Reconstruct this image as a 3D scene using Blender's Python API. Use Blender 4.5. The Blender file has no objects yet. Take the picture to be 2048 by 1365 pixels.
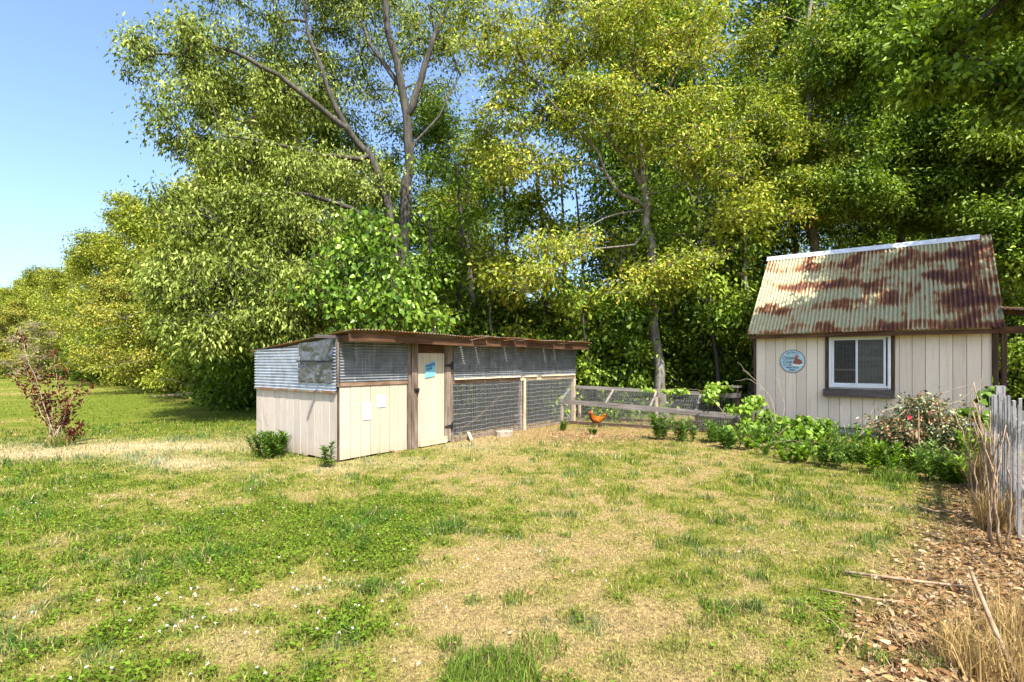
import bpy, math, random
import numpy as np
from mathutils import Vector, Matrix

R = math.radians
# ------------------------------------------------------------------ camera, sky, sun, exposure
scene = bpy.context.scene
F_PX, CX, HY, EYE = 1075.0, 1024.0, 723.0, 1.6        # photo pixels: focal length, centre column, horizon row
cam_data = bpy.data.cameras.new("camera")
cam = bpy.data.objects.new("camera", cam_data)
scene.collection.objects.link(cam)
cam.location = (0, 0, EYE)
cam.rotation_euler = (R(90), 0, 0)
cam_data.sensor_width = 36.0
cam_data.lens = F_PX / 2048 * 36.0
cam_data.shift_y = (HY - 682.5) / 2048
cam_data.clip_end = 2000
scene.camera = cam

SUN = Vector((0.304, -0.578, 1.0)).normalized()        # towards the sun
ELEV = math.asin(SUN.z)
world = bpy.data.worlds.new("World")
scene.world = world
world.use_nodes = True
wn = world.node_tree.nodes
wn.clear()
sky = wn.new("ShaderNodeTexSky")
sky.sky_type = 'NISHITA'
sky.sun_disc = False
sky.sun_elevation = ELEV
sky.sun_rotation = math.atan2(SUN.x, SUN.y)
sky.air_density = 1.0
sky.dust_density = 2.6
sky.ozone_density = 4.5
wbg = wn.new("ShaderNodeBackground")
wbg.inputs[1].default_value = 0.15
wo = wn.new("ShaderNodeOutputWorld")
world.node_tree.links.new(sky.outputs[0], wbg.inputs[0])
world.node_tree.links.new(wbg.outputs[0], wo.inputs[0])
sl = bpy.data.lights.new("sun", 'SUN')
sl.energy = 5.0
sl.angle = R(0.53)
sl.color = (1.0, 0.965, 0.90)
so = bpy.data.objects.new("sun", sl)
scene.collection.objects.link(so)
so.rotation_euler = (-SUN).to_track_quat('-Z', 'Y').to_euler()
scene.view_settings.view_transform = 'Standard'
scene.view_settings.look = 'None'
scene.view_settings.exposure = 1.25
scene.view_settings.gamma = 1.0
scene.view_settings.use_curve_mapping = False
scene.cycles.max_bounces = 6
scene.cycles.diffuse_bounces = 3
scene.cycles.transmission_bounces = 4
scene.cycles.transparent_max_bounces = 6

# ------------------------------------------------------------------ helpers
COL = scene.collection

def W(px, py, d):
    """photo pixel + distance along the view axis -> world point"""
    return np.array([(px - CX) / F_PX * d, d, EYE - (py - HY) / F_PX * d])

def GP(px, py):
    """photo pixel on level ground -> world x, y"""
    d = F_PX * EYE / (py - HY)
    return (px - CX) / F_PX * d, d

def tag(o, label=None, cat=None, group=None, kind=None):
    if label: o["label"] = label
    if cat: o["category"] = cat
    if group: o["group"] = group
    if kind: o["kind"] = kind
    return o

def empty(name, loc=(0, 0, 0), rz=0.0, label=None, cat=None, group=None):
    o = bpy.data.objects.new(name, None)
    COL.objects.link(o)
    o.location = loc
    o.rotation_euler = (0, 0, rz)
    o.empty_display_size = 0.2
    return tag(o, label, cat, group)

def link(name, me, m=None, parent=None, loc=None):
    o = bpy.data.objects.new(name, me)
    COL.objects.link(o)
    if m is not None and not me.materials: me.materials.append(m)
    if parent is not None: o.parent = parent
    if loc is not None: o.location = loc
    return o

def np_mesh(name, V, tris=None, quads=None, smooth=False, tone=None, col=None):
    V = np.asarray(V, dtype=np.float32).reshape(-1, 3)
    me = bpy.data.meshes.new(name)
    nt = 0 if tris is None else len(tris)
    nq = 0 if quads is None else len(quads)
    me.vertices.add(len(V))
    me.vertices.foreach_set("co", V.ravel())
    loops = []
    if nt: loops.append(np.asarray(tris, np.int32).ravel())
    if nq: loops.append(np.asarray(quads, np.int32).ravel())
    loops = np.concatenate(loops)
    me.loops.add(len(loops))
    me.loops.foreach_set("vertex_index", loops)
    me.polygons.add(nt + nq)
    starts = np.concatenate([np.arange(nt) * 3, nt * 3 + np.arange(nq) * 4]).astype(np.int32)
    me.polygons.foreach_set("loop_start", starts)
    if smooth: me.polygons.foreach_set("use_smooth", np.ones(nt + nq, bool))
    me.update(calc_edges=True)
    if tone is not None:
        a = me.attributes.new("tone", 'FLOAT', 'POINT')
        a.data.foreach_set("value", np.asarray(tone, np.float32))
    if col is not None:
        c = np.ones((len(V), 4), np.float32)
        c[:, :3] = col
        a = me.attributes.new("col", 'FLOAT_COLOR', 'POINT')
        a.data.foreach_set("color", c.ravel())
    return me

class MB:
    """collects simple shapes into one mesh"""
    def __init__(s): s.v, s.f = [], []
    def poly(s, vs, fs):
        n = len(s.v)
        s.v += [tuple(v) for v in vs]
        s.f += [tuple(i + n for i in f) for f in fs]
        return s
    def box(s, x0, x1, y0, y1, z0, z1, bev=0.0):
        if bev <= 0:
            vs = [(x, y, z) for z in (z0, z1) for y in (y0, y1) for x in (x0, x1)]
            return s.poly(vs, [(0, 2, 3, 1), (4, 5, 7, 6), (0, 1, 5, 4), (2, 6, 7, 3), (0, 4, 6, 2), (1, 3, 7, 5)])
        # chamfer the four edges along the longest side
        d = (x1 - x0, y1 - y0, z1 - z0)
        ax = d.index(max(d))
        lo, hi = (x0, y0, z0), (x1, y1, z1)
        a, b = [(1, 2), (2, 0), (0, 1)][ax]
        ring = [(lo[a] + bev, lo[b]), (hi[a] - bev, lo[b]), (hi[a], lo[b] + bev), (hi[a], hi[b] - bev),
                (hi[a] - bev, hi[b]), (lo[a] + bev, hi[b]), (lo[a], hi[b] - bev), (lo[a], lo[b] + bev)]
        vs = []
        for e in (lo[ax], hi[ax]):
            for p, q in ring:
                v = [0, 0, 0]; v[ax] = e; v[a] = p; v[b] = q
                vs.append(v)
        fs = [tuple(range(7, -1, -1)), tuple(range(8, 16))]
        fs += [(i, (i + 1) % 8, 8 + (i + 1) % 8, 8 + i) for i in range(8)]
        return s.poly(vs, fs)
    def beam(s, p, q, w, h, up=(0, 0, 1)):
        p, q = Vector(p), Vector(q)
        d = (q - p).normalized()
        a = d.cross(Vector(up))
        if a.length < 1e-4: a = d.cross(Vector((1, 0, 0)))
        a.normalize(); b = a.cross(d).normalized()
        vs = []
        for e in (p, q):
            for i, j in ((-1, -1), (1, -1), (1, 1), (-1, 1)): vs.append(e + a * w / 2 * i + b * h / 2 * j)
        return s.poly(vs, [(3, 2, 1, 0), (4, 5, 6, 7), (0, 1, 5, 4), (1, 2, 6, 5), (2, 3, 7, 6), (3, 0, 4, 7)])
    def tube(s, pts, rads, k=6, cap=True):
        V, Q = tube_np(np.array([list(p) for p in pts], float), np.array(rads, float), k)
        n = len(s.v)
        s.v += [tuple(v) for v in V]
        s.f += [tuple(int(i) + n for i in q) for q in Q]
        if cap:
            s.f.append(tuple(n + i for i in range(k - 1, -1, -1)))
            m = n + len(V) - k
            s.f.append(tuple(m + i for i in range(k)))
        return s
    def build(s, name, m, parent=None, smooth=False, loc=None):
        me = bpy.data.meshes.new(name)
        me.from_pydata(s.v, [], s.f)
        if smooth: me.polygons.foreach_set("use_smooth", np.ones(len(me.polygons), bool))
        me.update()
        return link(name, me, m, parent, loc)

def tube_np(P, rad, k=6):
    n = len(P)
    T = np.gradient(P, axis=0) if n > 2 else np.repeat((P[1:] - P[:1]), 2, 0)
    T /= np.linalg.norm(T, axis=1, keepdims=True) + 1e-9
    ref = np.array([1.0, 0.03, 0.02]) if abs(T[0, 0]) < 0.8 else np.array([0.02, 1.0, 0.03])
    A = np.cross(T, ref); A /= np.linalg.norm(A, axis=1, keepdims=True) + 1e-9
    B = np.cross(T, A)
    th = np.arange(k) / k * 2 * np.pi
    V = P[:, None, :] + rad[:, None, None] * (np.cos(th)[None, :, None] * A[:, None, :] + np.sin(th)[None, :, None] * B[:, None, :])
    i = np.arange(n - 1)[:, None] * k
    j = np.arange(k)[None, :]
    j2 = (j + 1) % k
    Q = np.stack([i + j, i + j2, i + k + j2, i + k + j], -1).reshape(-1, 4)
    return V.reshape(-1, 3), Q

def sticks_np(P, Q, r0, r1, k=4):
    """many separate tapering sticks"""
    P, Q = np.asarray(P, float), np.asarray(Q, float)
    n = len(P)
    r0 = np.broadcast_to(r0, n); r1 = np.broadcast_to(r1, n)
    T = Q - P; T = T / (np.linalg.norm(T, axis=1, keepdims=True) + 1e-9)
    ref = np.where(np.abs(T[:, :1]) < 0.8, np.array([[1.0, 0.03, 0.02]]), np.array([[0.02, 1.0, 0.03]]))
    A = np.cross(T, ref); A /= np.linalg.norm(A, axis=1, keepdims=True) + 1e-9
    B = np.cross(T, A)
    th = np.arange(k) / k * 2 * np.pi
    D = np.cos(th)[None, :, None] * A[:, None] + np.sin(th)[None, :, None] * B[:, None]
    V = np.concatenate([P[:, None] + D * r0[:, None, None], Q[:, None] + D * r1[:, None, None]], 1)
    b = np.arange(n)[:, None] * 2 * k
    j = np.arange(k)[None]; j2 = (j + 1) % k
    F = np.stack([b + j, b + j2, b + k + j2, b + k + j], -1).reshape(-1, 4)
    return V.reshape(-1, 3), F

def unit(a): return a / (np.linalg.norm(a, axis=-1, keepdims=True) + 1e-9)

def leaf_np(C, D, N, L, Wd, fold=0.25, broad=False):
    """leaf blades: base C, direction D, face normal N; folded along the midrib"""
    n = len(C)
    L = np.broadcast_to(L, n)[:, None]; Wd = np.broadcast_to(Wd, n)[:, None]
    D = unit(D); S = unit(np.cross(D, N)); N = np.cross(S, D)
    tip = C + D * L - N * L * 0.08
    if not broad:
        mid = C + D * L * 0.45
        l = mid + S * Wd * 0.5 + N * Wd * fold; r = mid - S * Wd * 0.5 + N * Wd * fold
        V = np.stack([C, l, tip, r], 1).reshape(-1, 3)
        b = np.arange(n)[:, None] * 4
        T = np.concatenate([b + np.array([[0, 2, 1]]), b + np.array([[0, 3, 2]])], 0)
        return V, T, 4
    m1 = C + D * L * 0.18; m2 = C + D * L * 0.6
    l1 = m1 + S * Wd * 0.5 + N * Wd * fold * .6; r1 = m1 - S * Wd * 0.5 + N * Wd * fold * .6
    l2 = m2 + S * Wd * 0.38 + N * Wd * fold * .4; r2 = m2 - S * Wd * 0.38 + N * Wd * fold * .4
    V = np.stack([C, l1, l2, tip, r2, r1], 1).reshape(-1, 3)
    b = np.arange(n)[:, None] * 6
    T = np.concatenate([b + np.array([t]) for t in ((0, 2, 1), (0, 3, 2), (0, 4, 3), (0, 5, 4))], 0)
    return V, T, 6

def vnoise(x, y, seed=0):
    """value noise, 0..1"""
    rs = np.random.RandomState(seed).rand(64, 64)
    xi = np.floor(x).astype(int); yi = np.floor(y).astype(int)
    fx = x - xi; fy = y - yi
    fx = fx * fx * (3 - 2 * fx); fy = fy * fy * (3 - 2 * fy)
    g = lambda a, b: rs[a % 64, b % 64]
    return (g(xi, yi) * (1 - fx) + g(xi + 1, yi) * fx) * (1 - fy) + (g(xi, yi + 1) * (1 - fx) + g(xi + 1, yi + 1) * fx) * fy

def fbm(x, y, seed=0, o=4):
    s, a, t = 0, 1.0, 0
    for i in range(o):
        s = s + a * vnoise(x * 2 ** i + 7.3 * i, y * 2 ** i + 3.1 * i, seed + i); t += a; a *= .55
    return s / t

def sstep(a, b, x):
    t = np.clip((x - a) / (b - a), 0, 1)
    return t * t * (3 - 2 * t)

# ------------------------------------------------------------------ materials
class NT:
    def __init__(s, name):
        s.m = bpy.data.materials.new(name); s.m.use_nodes = True
        s.t = s.m.node_tree; s.t.nodes.clear()
        s.out = s.t.nodes.new("ShaderNodeOutputMaterial")
    def n(s, typ, **kw):
        nd = s.t.nodes.new("ShaderNode" + typ)
        for k, v in kw.items():
            if k.startswith("i_"):
                key = k[2:].replace("_", " ")
                s.put(nd, key, v)
            else: setattr(nd, k, v)
        return nd
    def put(s, nd, key, v):
        sock = nd.inputs[int(key)] if key.isdigit() else nd.inputs[key]
        if isinstance(v, bpy.types.NodeSocket): s.t.links.new(v, sock)
        else: sock.default_value = v
    def ramp(s, fac, stops):
        r = s.n("ValToRGB")
        s.t.links.new(fac, r.inputs[0])
        e = r.color_ramp.elements
        while len(e) < len(stops): e.new(0.5)
        for el, (p, c) in zip(e, stops):
            el.position = p; el.color = (*c, 1)
        return r.outputs[0]
    def mix(s, fac, a, b, mode='MIX'):
        m = s.n("MixRGB", blend_type=mode)
        for i, v in enumerate((fac, a, b)):
            if isinstance(v, bpy.types.NodeSocket): s.t.links.new(v, m.inputs[i])
            else: m.inputs[i].default_value = v if i == 0 else (*v, 1) if len(v) == 3 else v
        return m.outputs[0]
    def math(s, op, a, b=0.0, clamp=False):
        m = s.n("Math", operation=op, use_clamp=clamp)
        for i, v in enumerate((a, b)):
            if isinstance(v, bpy.types.NodeSocket): s.t.links.new(v, m.inputs[i])
            else: m.inputs[i].default_value = v
        return m.outputs[0]
    def noise(s, vec, scale=5.0, detail=4.0, rough=0.6):
        nd = s.n("TexNoise")
        nd.inputs["Scale"].default_value = scale
        nd.inputs["Detail"].default_value = detail
        nd.inputs["Roughness"].default_value = rough
        if vec is not None: s.t.links.new(vec, nd.inputs["Vector"])
        return nd.outputs["Fac"]
    def coords(s, scale=(1, 1, 1), kind="Object", rnd=True):
        tc = s.n("TexCoord")
        mp = s.n("Mapping")
        mp.inputs["Scale"].default_value = scale
        src = tc.outputs[kind]
        if rnd:
            oi = s.n("ObjectInfo")
            ad = s.n("VectorMath", operation='ADD')
            cb = s.n("CombineXYZ")
            r = s.math('MULTIPLY', oi.outputs["Random"], 37.0)
            for i in range(3): s.t.links.new(r, cb.inputs[i])
            s.t.links.new(src, ad.inputs[0]); s.t.links.new(cb.outputs[0], ad.inputs[1])
            src = ad.outputs[0]
        s.t.links.new(src, mp.inputs["Vector"])
        return mp.outputs[0]
    def principled(s, color, rough=0.7, metal=0.0, bump=None, bstr=0.3, bdist=0.01, spec=0.3):
        p = s.n("BsdfPrincipled")
        for k, v in (("Base Color", color), ("Roughness", rough), ("Metallic", metal), ("Specular IOR Level", spec)):
            if isinstance(v, bpy.types.NodeSocket): s.t.links.new(v, p.inputs[k])
            elif k == "Base Color": p.inputs[k].default_value = (*v, 1)
            else: p.inputs[k].default_value = v
        if bump is not None:
            b = s.n("Bump"); b.inputs["Strength"].default_value = bstr; b.inputs["Distance"].default_value = bdist
            s.t.links.new(bump, b.inputs["Height"]); s.t.links.new(b.outputs[0], p.inputs["Normal"])
        s.t.links.new(p.outputs[0], s.out.inputs[0])
        return p

def m_wood(name, cols, axis=2, nscale=7.0, bstr=0.5, rough=0.85):
    t = NT(name)
    sc = [6.0, 6.0, 6.0]; sc[axis] = 0.45
    v = t.coords(sc)
    g = t.noise(v, nscale * .6, 6, 0.65)
    big = t.noise(t.coords((1, 1, 1)), 3.0, 3)
    f = t.math('ADD', t.math('MULTIPLY', g, 0.75), t.math('MULTIPLY', big, 0.3))
    k = len(cols)
    c = t.ramp(f, [(0.33 + 0.36 * i / max(1, k - 1), cc) for i, cc in enumerate(cols)])
    t.principled(c, rough, bump=g, bstr=bstr, bdist=0.012, spec=0.2)
    return t.m

def m_plain(name, c0, c1, scale=8.0, rough=0.7, metal=0.0, bstr=0.25, spec=0.3, stretch=(1, 1, 1), lo=.35, hi=.65):
    t = NT(name)
    g = t.noise(t.coords(stretch), scale, 5, 0.6)
    t.principled(t.ramp(g, [(lo, c0), (hi, c1)]), rough, metal, bump=g, bstr=bstr, bdist=0.008, spec=spec)
    return t.m

def m_leaf(name, stops, trans=0.35, gloss=0.05, rough=0.45):
    t = NT(name)
    a = t.n("Attribute", attribute_name="tone")
    c = t.ramp(a.outputs["Fac"], stops)
    d = t.n("BsdfDiffuse"); t.t.links.new(c, d.inputs[0])
    tr = t.n("BsdfTranslucent")
    tc = t.mix(1.0, c, (1.25, 1.2, 0.55), 'MULTIPLY')
    t.t.links.new(tc, tr.inputs[0])
    m1 = t.n("MixShader"); m1.inputs[0].default_value = trans
    t.t.links.new(d.outputs[0], m1.inputs[1]); t.t.links.new(tr.outputs[0], m1.inputs[2])
    g = t.n("BsdfGlossy"); g.inputs["Roughness"].default_value = rough
    g.inputs[0].default_value = (0.75, 0.85, 0.45, 1)
    m2 = t.n("MixShader"); m2.inputs[0].default_value = gloss
    t.t.links.new(m1.outputs[0], m2.inputs[1]); t.t.links.new(g.outputs[0], m2.inputs[2])
    t.t.links.new(m2.outputs[0], t.out.inputs[0])
    return t.m

def m_attr(name, rough=0.8, trans=0.0, nz=0.0):
    t = NT(name)
    a = t.n("Attribute", attribute_name="col")
    c = a.outputs["Color"]
    d = t.n("BsdfDiffuse"); t.t.links.new(c, d.inputs[0])
    if trans:
        tr = t.n("BsdfTranslucent"); t.t.links.new(c, tr.inputs[0])
        mx = t.n("MixShader"); mx.inputs[0].default_value = trans
        t.t.links.new(d.outputs[0], mx.inputs[1]); t.t.links.new(tr.outputs[0], mx.inputs[2])
        t.t.links.new(mx.outputs[0], t.out.inputs[0])
    else: t.t.links.new(d.outputs[0], t.out.inputs[0])
    return t.m

def m_siding(name, base, dirt, top):
    t = NT(name)
    v = t.coords((9, 9, 0.8))
    g = t.noise(v, 5.0, 5, 0.65)
    b = t.noise(t.coords((1, 1, 1), rnd=True), 2.2, 4)
    c = t.ramp(g, [(0.3, top), (0.6, base)])
    c = t.mix(t.ramp(b, [(0.45, (0, 0, 0)), (0.75, (.55, .55, .55))]), c, dirt)
    st = t.noise(t.coords((22, 22, .6)), 2.0, 4, .6)
    c = t.mix(1.0, c, t.ramp(st, [(.28, (.82, .79, .76)), (.46, (1, 1, 1)), (.75, (1.04, 1.04, 1.03))]), 'MULTIPLY')
    oi = t.n("ObjectInfo")
    c = t.mix(1.0, c, t.ramp(oi.outputs["Random"], [(0, (.90, .88, .87)), (1, (1.05, 1.05, 1.04))]), 'MULTIPLY')
    spk = t.noise(t.coords((1, 1, 1)), 26.0, 2, .5)
    c = t.mix(t.ramp(spk, [(.70, (0, 0, 0)), (.74, (.6, .6, .6))]), c, (0.22, 0.16, 0.11))
    sep = t.n("SeparateXYZ"); tc = t.n("TexCoord"); t.t.links.new(tc.outputs["Object"], sep.inputs[0])
    low = t.math('SUBTRACT', 0.40, t.math('ADD', sep.outputs[2], t.math('MULTIPLY', b, 0.35)))
    lowf = t.math('MULTIPLY', low, 2.5, True)
    c = t.mix(lowf, c, (0.40, 0.27, 0.17))
    t.principled(c, 0.75, bump=g, bstr=0.35, bdist=0.006, spec=0.25)
    return t.m

def m_galv(name, rustiness=0.0, base=(0.42, 0.44, 0.47), dark=(0.2, 0.21, 0.23), metal=0.55):
    t = NT(name)
    v = t.coords((1, 1, 1))
    g = t.noise(v, 6.0, 5, 0.6)
    c = t.ramp(g, [(0.3, dark), (0.62, base)])
    st = t.noise(t.coords((9, 9, .7)), 3.0, 4, .6)                    # streaks running down
    c = t.mix(t.ramp(st, [(.58, (0, 0, 0)), (.7, (.6, .6, .6))]), c, (0.62, 0.62, 0.62))
    r = t.noise(v, 2.7, 6, 0.7)
    c = t.mix(t.ramp(r, [(0.66 - rustiness, (0, 0, 0)), (0.74 - rustiness, (1, 1, 1))]), c, (0.26, 0.11, 0.045))
    t.principled(c, 0.48, metal, bump=g, bstr=0.08, spec=0.4)
    return t.m

def m_rust_roof(name):
    """pale green-cream old galvanised sheet with rust patches that run down the ribs; object x = along ribs' row, y = down the slope"""
    t = NT(name)
    tc = t.n("TexCoord")
    sep = t.n("SeparateXYZ"); t.t.links.new(tc.outputs["Object"], sep.inputs[0])
    x, y = sep.outputs[0], sep.outputs[1]
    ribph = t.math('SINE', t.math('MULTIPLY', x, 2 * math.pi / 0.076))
    cb = t.n("CombineXYZ")
    t.t.links.new(t.math('MULTIPLY', x, 0.95), cb.inputs[0]); t.t.links.new(t.math('MULTIPLY', y, 1.25), cb.inputs[1])
    n1 = t.noise(cb.outputs[0], 1.45, 2.5, 0.5)
    cb2 = t.n("CombineXYZ")
    t.t.links.new(t.math('MULTIPLY', x, 13.0), cb2.inputs[0]); t.t.links.new(t.math('MULTIPLY', y, 0.8), cb2.inputs[1])
    n2 = t.noise(cb2.outputs[0], 1.6, 3, 0.6)
    band = t.math('SINE', t.math('MULTIPLY', y, 2 * math.pi / 0.84))
    f = t.math('ADD', n1, t.math('MULTIPLY', t.math('SUBTRACT', n2, .5), 0.62))
    f = t.math('ADD', f, t.math('MULTIPLY', ribph, -0.035))
    f = t.math('ADD', f, t.math('MULTIPLY', band, 0.075))
    f = t.math('ADD', f, t.math('MULTIPLY', t.math('SUBTRACT', x, 1.7), 0.035))
    fine = t.noise(tc.outputs["Object"], 22.0, 4, 0.6)
    base = t.ramp(fine, [(0.3, (0.28, 0.27, 0.15)), (0.7, (0.46, 0.43, 0.26))])
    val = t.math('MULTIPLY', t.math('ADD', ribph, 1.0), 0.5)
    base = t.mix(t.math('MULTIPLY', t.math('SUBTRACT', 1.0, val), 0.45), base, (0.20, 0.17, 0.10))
    rust = t.ramp(t.math('ADD', f, t.math('MULTIPLY', t.math('SUBTRACT', fine, .5), 0.25)),
                  [(0.50, (0.36, 0.16, 0.045)), (0.57, (0.22, 0.08, 0.024)), (0.68, (0.10, 0.034, 0.018)), (0.8, (0.06, 0.018, 0.014))])
    c = t.mix(t.ramp(f, [(0.49, (0, 0, 0)), (0.53, (.45, .45, .45)), (0.57, (1, 1, 1))]), base, rust)
    t.principled(c, 0.62, 0.1, bump=fine, bstr=0.12, spec=0.3)
    return t.m

M = {}
M['cream'] = m_siding('cream_siding', (0.47, 0.405, 0.30), (0.42, 0.355, 0.265), (0.435, 0.37, 0.275))
M['cream_side'] = m_siding('cream_siding_weathered', (0.54, 0.465, 0.39), (0.44, 0.375, 0.315), (0.48, 0.405, 0.335))
M['shed_cream'] = m_siding('shed_siding', (0.72, 0.605, 0.475), (0.66, 0.575, 0.48), (0.68, 0.565, 0.44))
M['dark_backing'] = m_plain('dark_gap', (0.05, 0.04, 0.03), (0.09, 0.07, 0.05))
M['old_wood'] = m_wood('weathered_wood_vertical', [(0.04, 0.026, 0.018), (0.14, 0.10, 0.072), (0.30, 0.235, 0.185)], 2)
M['old_wood_x'] = m_wood('weathered_wood_lengthwise', [(0.06, 0.035, 0.02), (0.17, 0.10, 0.06), (0.28, 0.19, 0.13)], 0)
M['brown_beam'] = m_wood('brown_beam_wood', [(0.03, 0.014, 0.008), (0.075, 0.036, 0.018), (0.14, 0.07, 0.035)], 0)
M['grey_wood'] = m_wood('grey_wood_vertical', [(0.13, 0.12, 0.12), (0.3, 0.28, 0.27), (0.45, 0.42, 0.4)], 2)
M['grey_wood_x'] = m_wood('grey_wood_lengthwise', [(0.08, 0.065, 0.055), (0.19, 0.16, 0.135), (0.32, 0.275, 0.235)], 0)
M['pale_wood'] = m_wood('pale_post_wood', [(0.25, 0.18, 0.11), (0.45, 0.34, 0.22), (0.58, 0.46, 0.32)], 2)
M['pale_wood_x'] = m_wood('pale_board_wood', [(0.28, 0.2, 0.12), (0.48, 0.37, 0.23), (0.6, 0.48, 0.32)], 0)
M['dark_wood'] = m_wood('dark_trim_wood', [(0.025, 0.015, 0.01), (0.07, 0.04, 0.025), (0.12, 0.075, 0.05)], 2)
M['dark_wood_x'] = m_wood('dark_sill_wood', [(0.03, 0.025, 0.025), (0.085, 0.07, 0.065), (0.15, 0.125, 0.12)], 0)
M['galv'] = m_galv('galvanised_sheet', -.03, (0.62, 0.65, 0.70), (0.4, 0.42, 0.46), 0.6)
M['galv_shaded'] = m_galv('dull_shaded_sheet', -0.02, (0.2, 0.21, 0.22), (0.11, 0.115, 0.125), 0.35)  # front sheets: shade under the eave darkened into the base colour
M['rust_sheet'] = m_galv('rusty_sheet', 0.2, (0.3, 0.26, 0.2), (0.16, 0.1, 0.06), 0.2)
M['rust_roof'] = m_rust_roof('rusted_corrugated_roof')
M['ridge'] = m_plain('ridge_cap_metal', (0.5, 0.53, 0.56), (0.66, 0.69, 0.72), 5, 0.4, 0.4, 0.05)
M['wire'] = m_plain('wire', (0.5, 0.5, 0.5), (0.66, 0.66, 0.65), 20, 0.45, 0.35, 0.0)
M['wire_old'] = m_plain('old_wire', (0.26, 0.25, 0.24), (0.42, 0.41, 0.39), 20, 0.55, 0.3, 0.0)
M['iron'] = m_plain('black_iron', (0.012, 0.012, 0.013), (0.03, 0.03, 0.03), 20, 0.5, 0.3)
M['white'] = m_plain('white_vinyl', (0.74, 0.75, 0.76), (0.82, 0.82, 0.82), 6, 0.4, 0, 0.03)
M['white_metal'] = m_plain('white_plaque', (0.8, 0.8, 0.8), (0.86, 0.86, 0.85), 4, 0.35, 0, 0.03)
M['stone'] = m_plain('pale_stone', (0.2, 0.165, 0.125), (0.36, 0.3, 0.23), 14, 0.9, 0, 0.6)
M['block'] = m_plain('red_brown_brick', (0.3, 0.16, 0.09), (0.46, 0.29, 0.18), 14, 0.9, 0, 0.5)
M['concrete'] = m_plain('foundation_concrete', (0.22, 0.21, 0.2), (0.36, 0.34, 0.32), 9, 0.9, 0, 0.5)
M['sign_blue'] = m_plain('pale_blue_sign', (0.36, 0.5, 0.56), (0.43, 0.57, 0.62), 9, 0.5, 0, 0.05)
M['sign_teal'] = m_plain('teal_sign', (0.12, 0.36, 0.48), (0.22, 0.5, 0.55), 6, 0.5, 0, 0.05)
M['sign_ink'] = m_plain('sign_ink', (0.015, 0.025, 0.05), (0.03, 0.04, 0.06), 9, 0.6, 0, 0.0)
M['sign_navy'] = m_plain('sign_navy', (0.01, 0.05, 0.16), (0.02, 0.08, 0.2), 9, 0.6, 0, 0.0)
M['hen_paint'] = m_plain('painted_hen', (0.10, 0.03, 0.02), (0.42, 0.16, 0.1), 60, 0.6, 0, 0.0)
M['hen_red'] = m_plain('painted_comb', (0.45, 0.07, 0.08), (0.55, 0.1, 0.12), 30, 0.6, 0, 0.0)
M['egg'] = m_plain('painted_egg', (0.75, 0.72, 0.68), (0.85, 0.83, 0.8), 30, 0.6, 0, 0.0)
M['tick'] = m_plain('dead_twig', (0.2, 0.14, 0.09), (0.42, 0.33, 0.24), 9, 0.9, 0, 0.3)
M['stalk'] = m_plain('dry_stalk', (0.2, 0.13, 0.075), (0.4, 0.28, 0.17), 9, 0.9, 0, 0.3)
M['bark'] = m_wood('shaded_bark', [(0.02, 0.018, 0.015), (0.06, 0.053, 0.043), (0.135, 0.12, 0.10)], 2, 5.0, 1.0, 0.95)  # bark colour darkened to carry the shade of the foliage
M['bark_grey'] = m_wood('grey_bark', [(0.07, 0.06, 0.048), (0.16, 0.14, 0.115), (0.28, 0.255, 0.215)], 2, 4.0, 0.9, 0.95)
# black plastic sheet
t = NT('black_plastic')
g1 = t.noise(t.coords((1, 1, 1)), 5.5, 5, 0.55)
t.principled(t.ramp(g1, [(.3, (0.05, 0.051, 0.055)), (.7, (0.14, 0.142, 0.15))]), 0.3, 0, bump=g1, bstr=0.35, bdist=0.03, spec=0.8)
M['plastic'] = t.m
# glass
t = NT('window_glass')
t.principled((0.008, 0.009, 0.011), 0.08, 0, spec=0.25)
M['glass'] = t.m
t = NT('dusty_glass')
g1 = t.noise(t.coords((1, 1, 5)), 3, 4)
t.principled(t.ramp(g1, [(.35, (0.04, 0.042, 0.04)), (.7, (0.075, 0.076, 0.07))]), 0.15, 0, spec=0.3)
M['glass_dusty'] = t.m

YG = [(0.0, (0.05, 0.085, 0.006)), (0.5, (0.20, 0.24, 0.020)), (1.0, (0.44, 0.44, 0.065))]
M['leaf_hickory'] = m_leaf('hickory_leaves', [(0, (0.035, 0.06, 0.006)), (.5, (0.15, 0.20, 0.024)), (1, (0.38, 0.42, 0.10))], .3, .03)
M['leaf_oak'] = m_leaf('oak_leaves', [(0, (0.065, 0.105, 0.008)), (.5, (0.235, 0.29, 0.022)), (.9, (0.50, 0.52, 0.08)), (1, (0.45, 0.32, 0.05))], .3, .03)
M['leaf_green'] = m_leaf('green_leaves', [(0, (0.02, 0.045, 0.004)), (.5, (0.10, 0.175, 0.012)), (1, (0.28, 0.37, 0.04))], .33, .03)
M['leaf_mulberry'] = m_leaf('bright_broad_leaves', [(0, (0.03, 0.075, 0.006)), (.5, (0.10, 0.19, 0.013)), (1, (0.26, 0.38, 0.045))], .25, .04, .35)
M['leaf_edge'] = m_leaf('wood_edge_leaves', YG, .25, .02)
M['leaf_amber'] = m_leaf('amber_leaves', [(0, (0.07, 0.095, 0.01)), (.5, (0.23, 0.25, 0.03)), (1, (0.46, 0.38, 0.07))], .25, .02)
M['leaf_weed'] = m_leaf('weed_leaves', [(0, (0.035, 0.08, 0.012)), (.5, (0.075, 0.15, 0.025)), (1, (0.20, 0.30, 0.05))], .33, .03)
M['leaf_vine'] = m_leaf('vine_leaves', [(0, (0.05, 0.11, 0.010)), (.5, (0.14, 0.25, 0.02)), (1, (0.30, 0.42, 0.05))], .38, .03)
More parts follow.
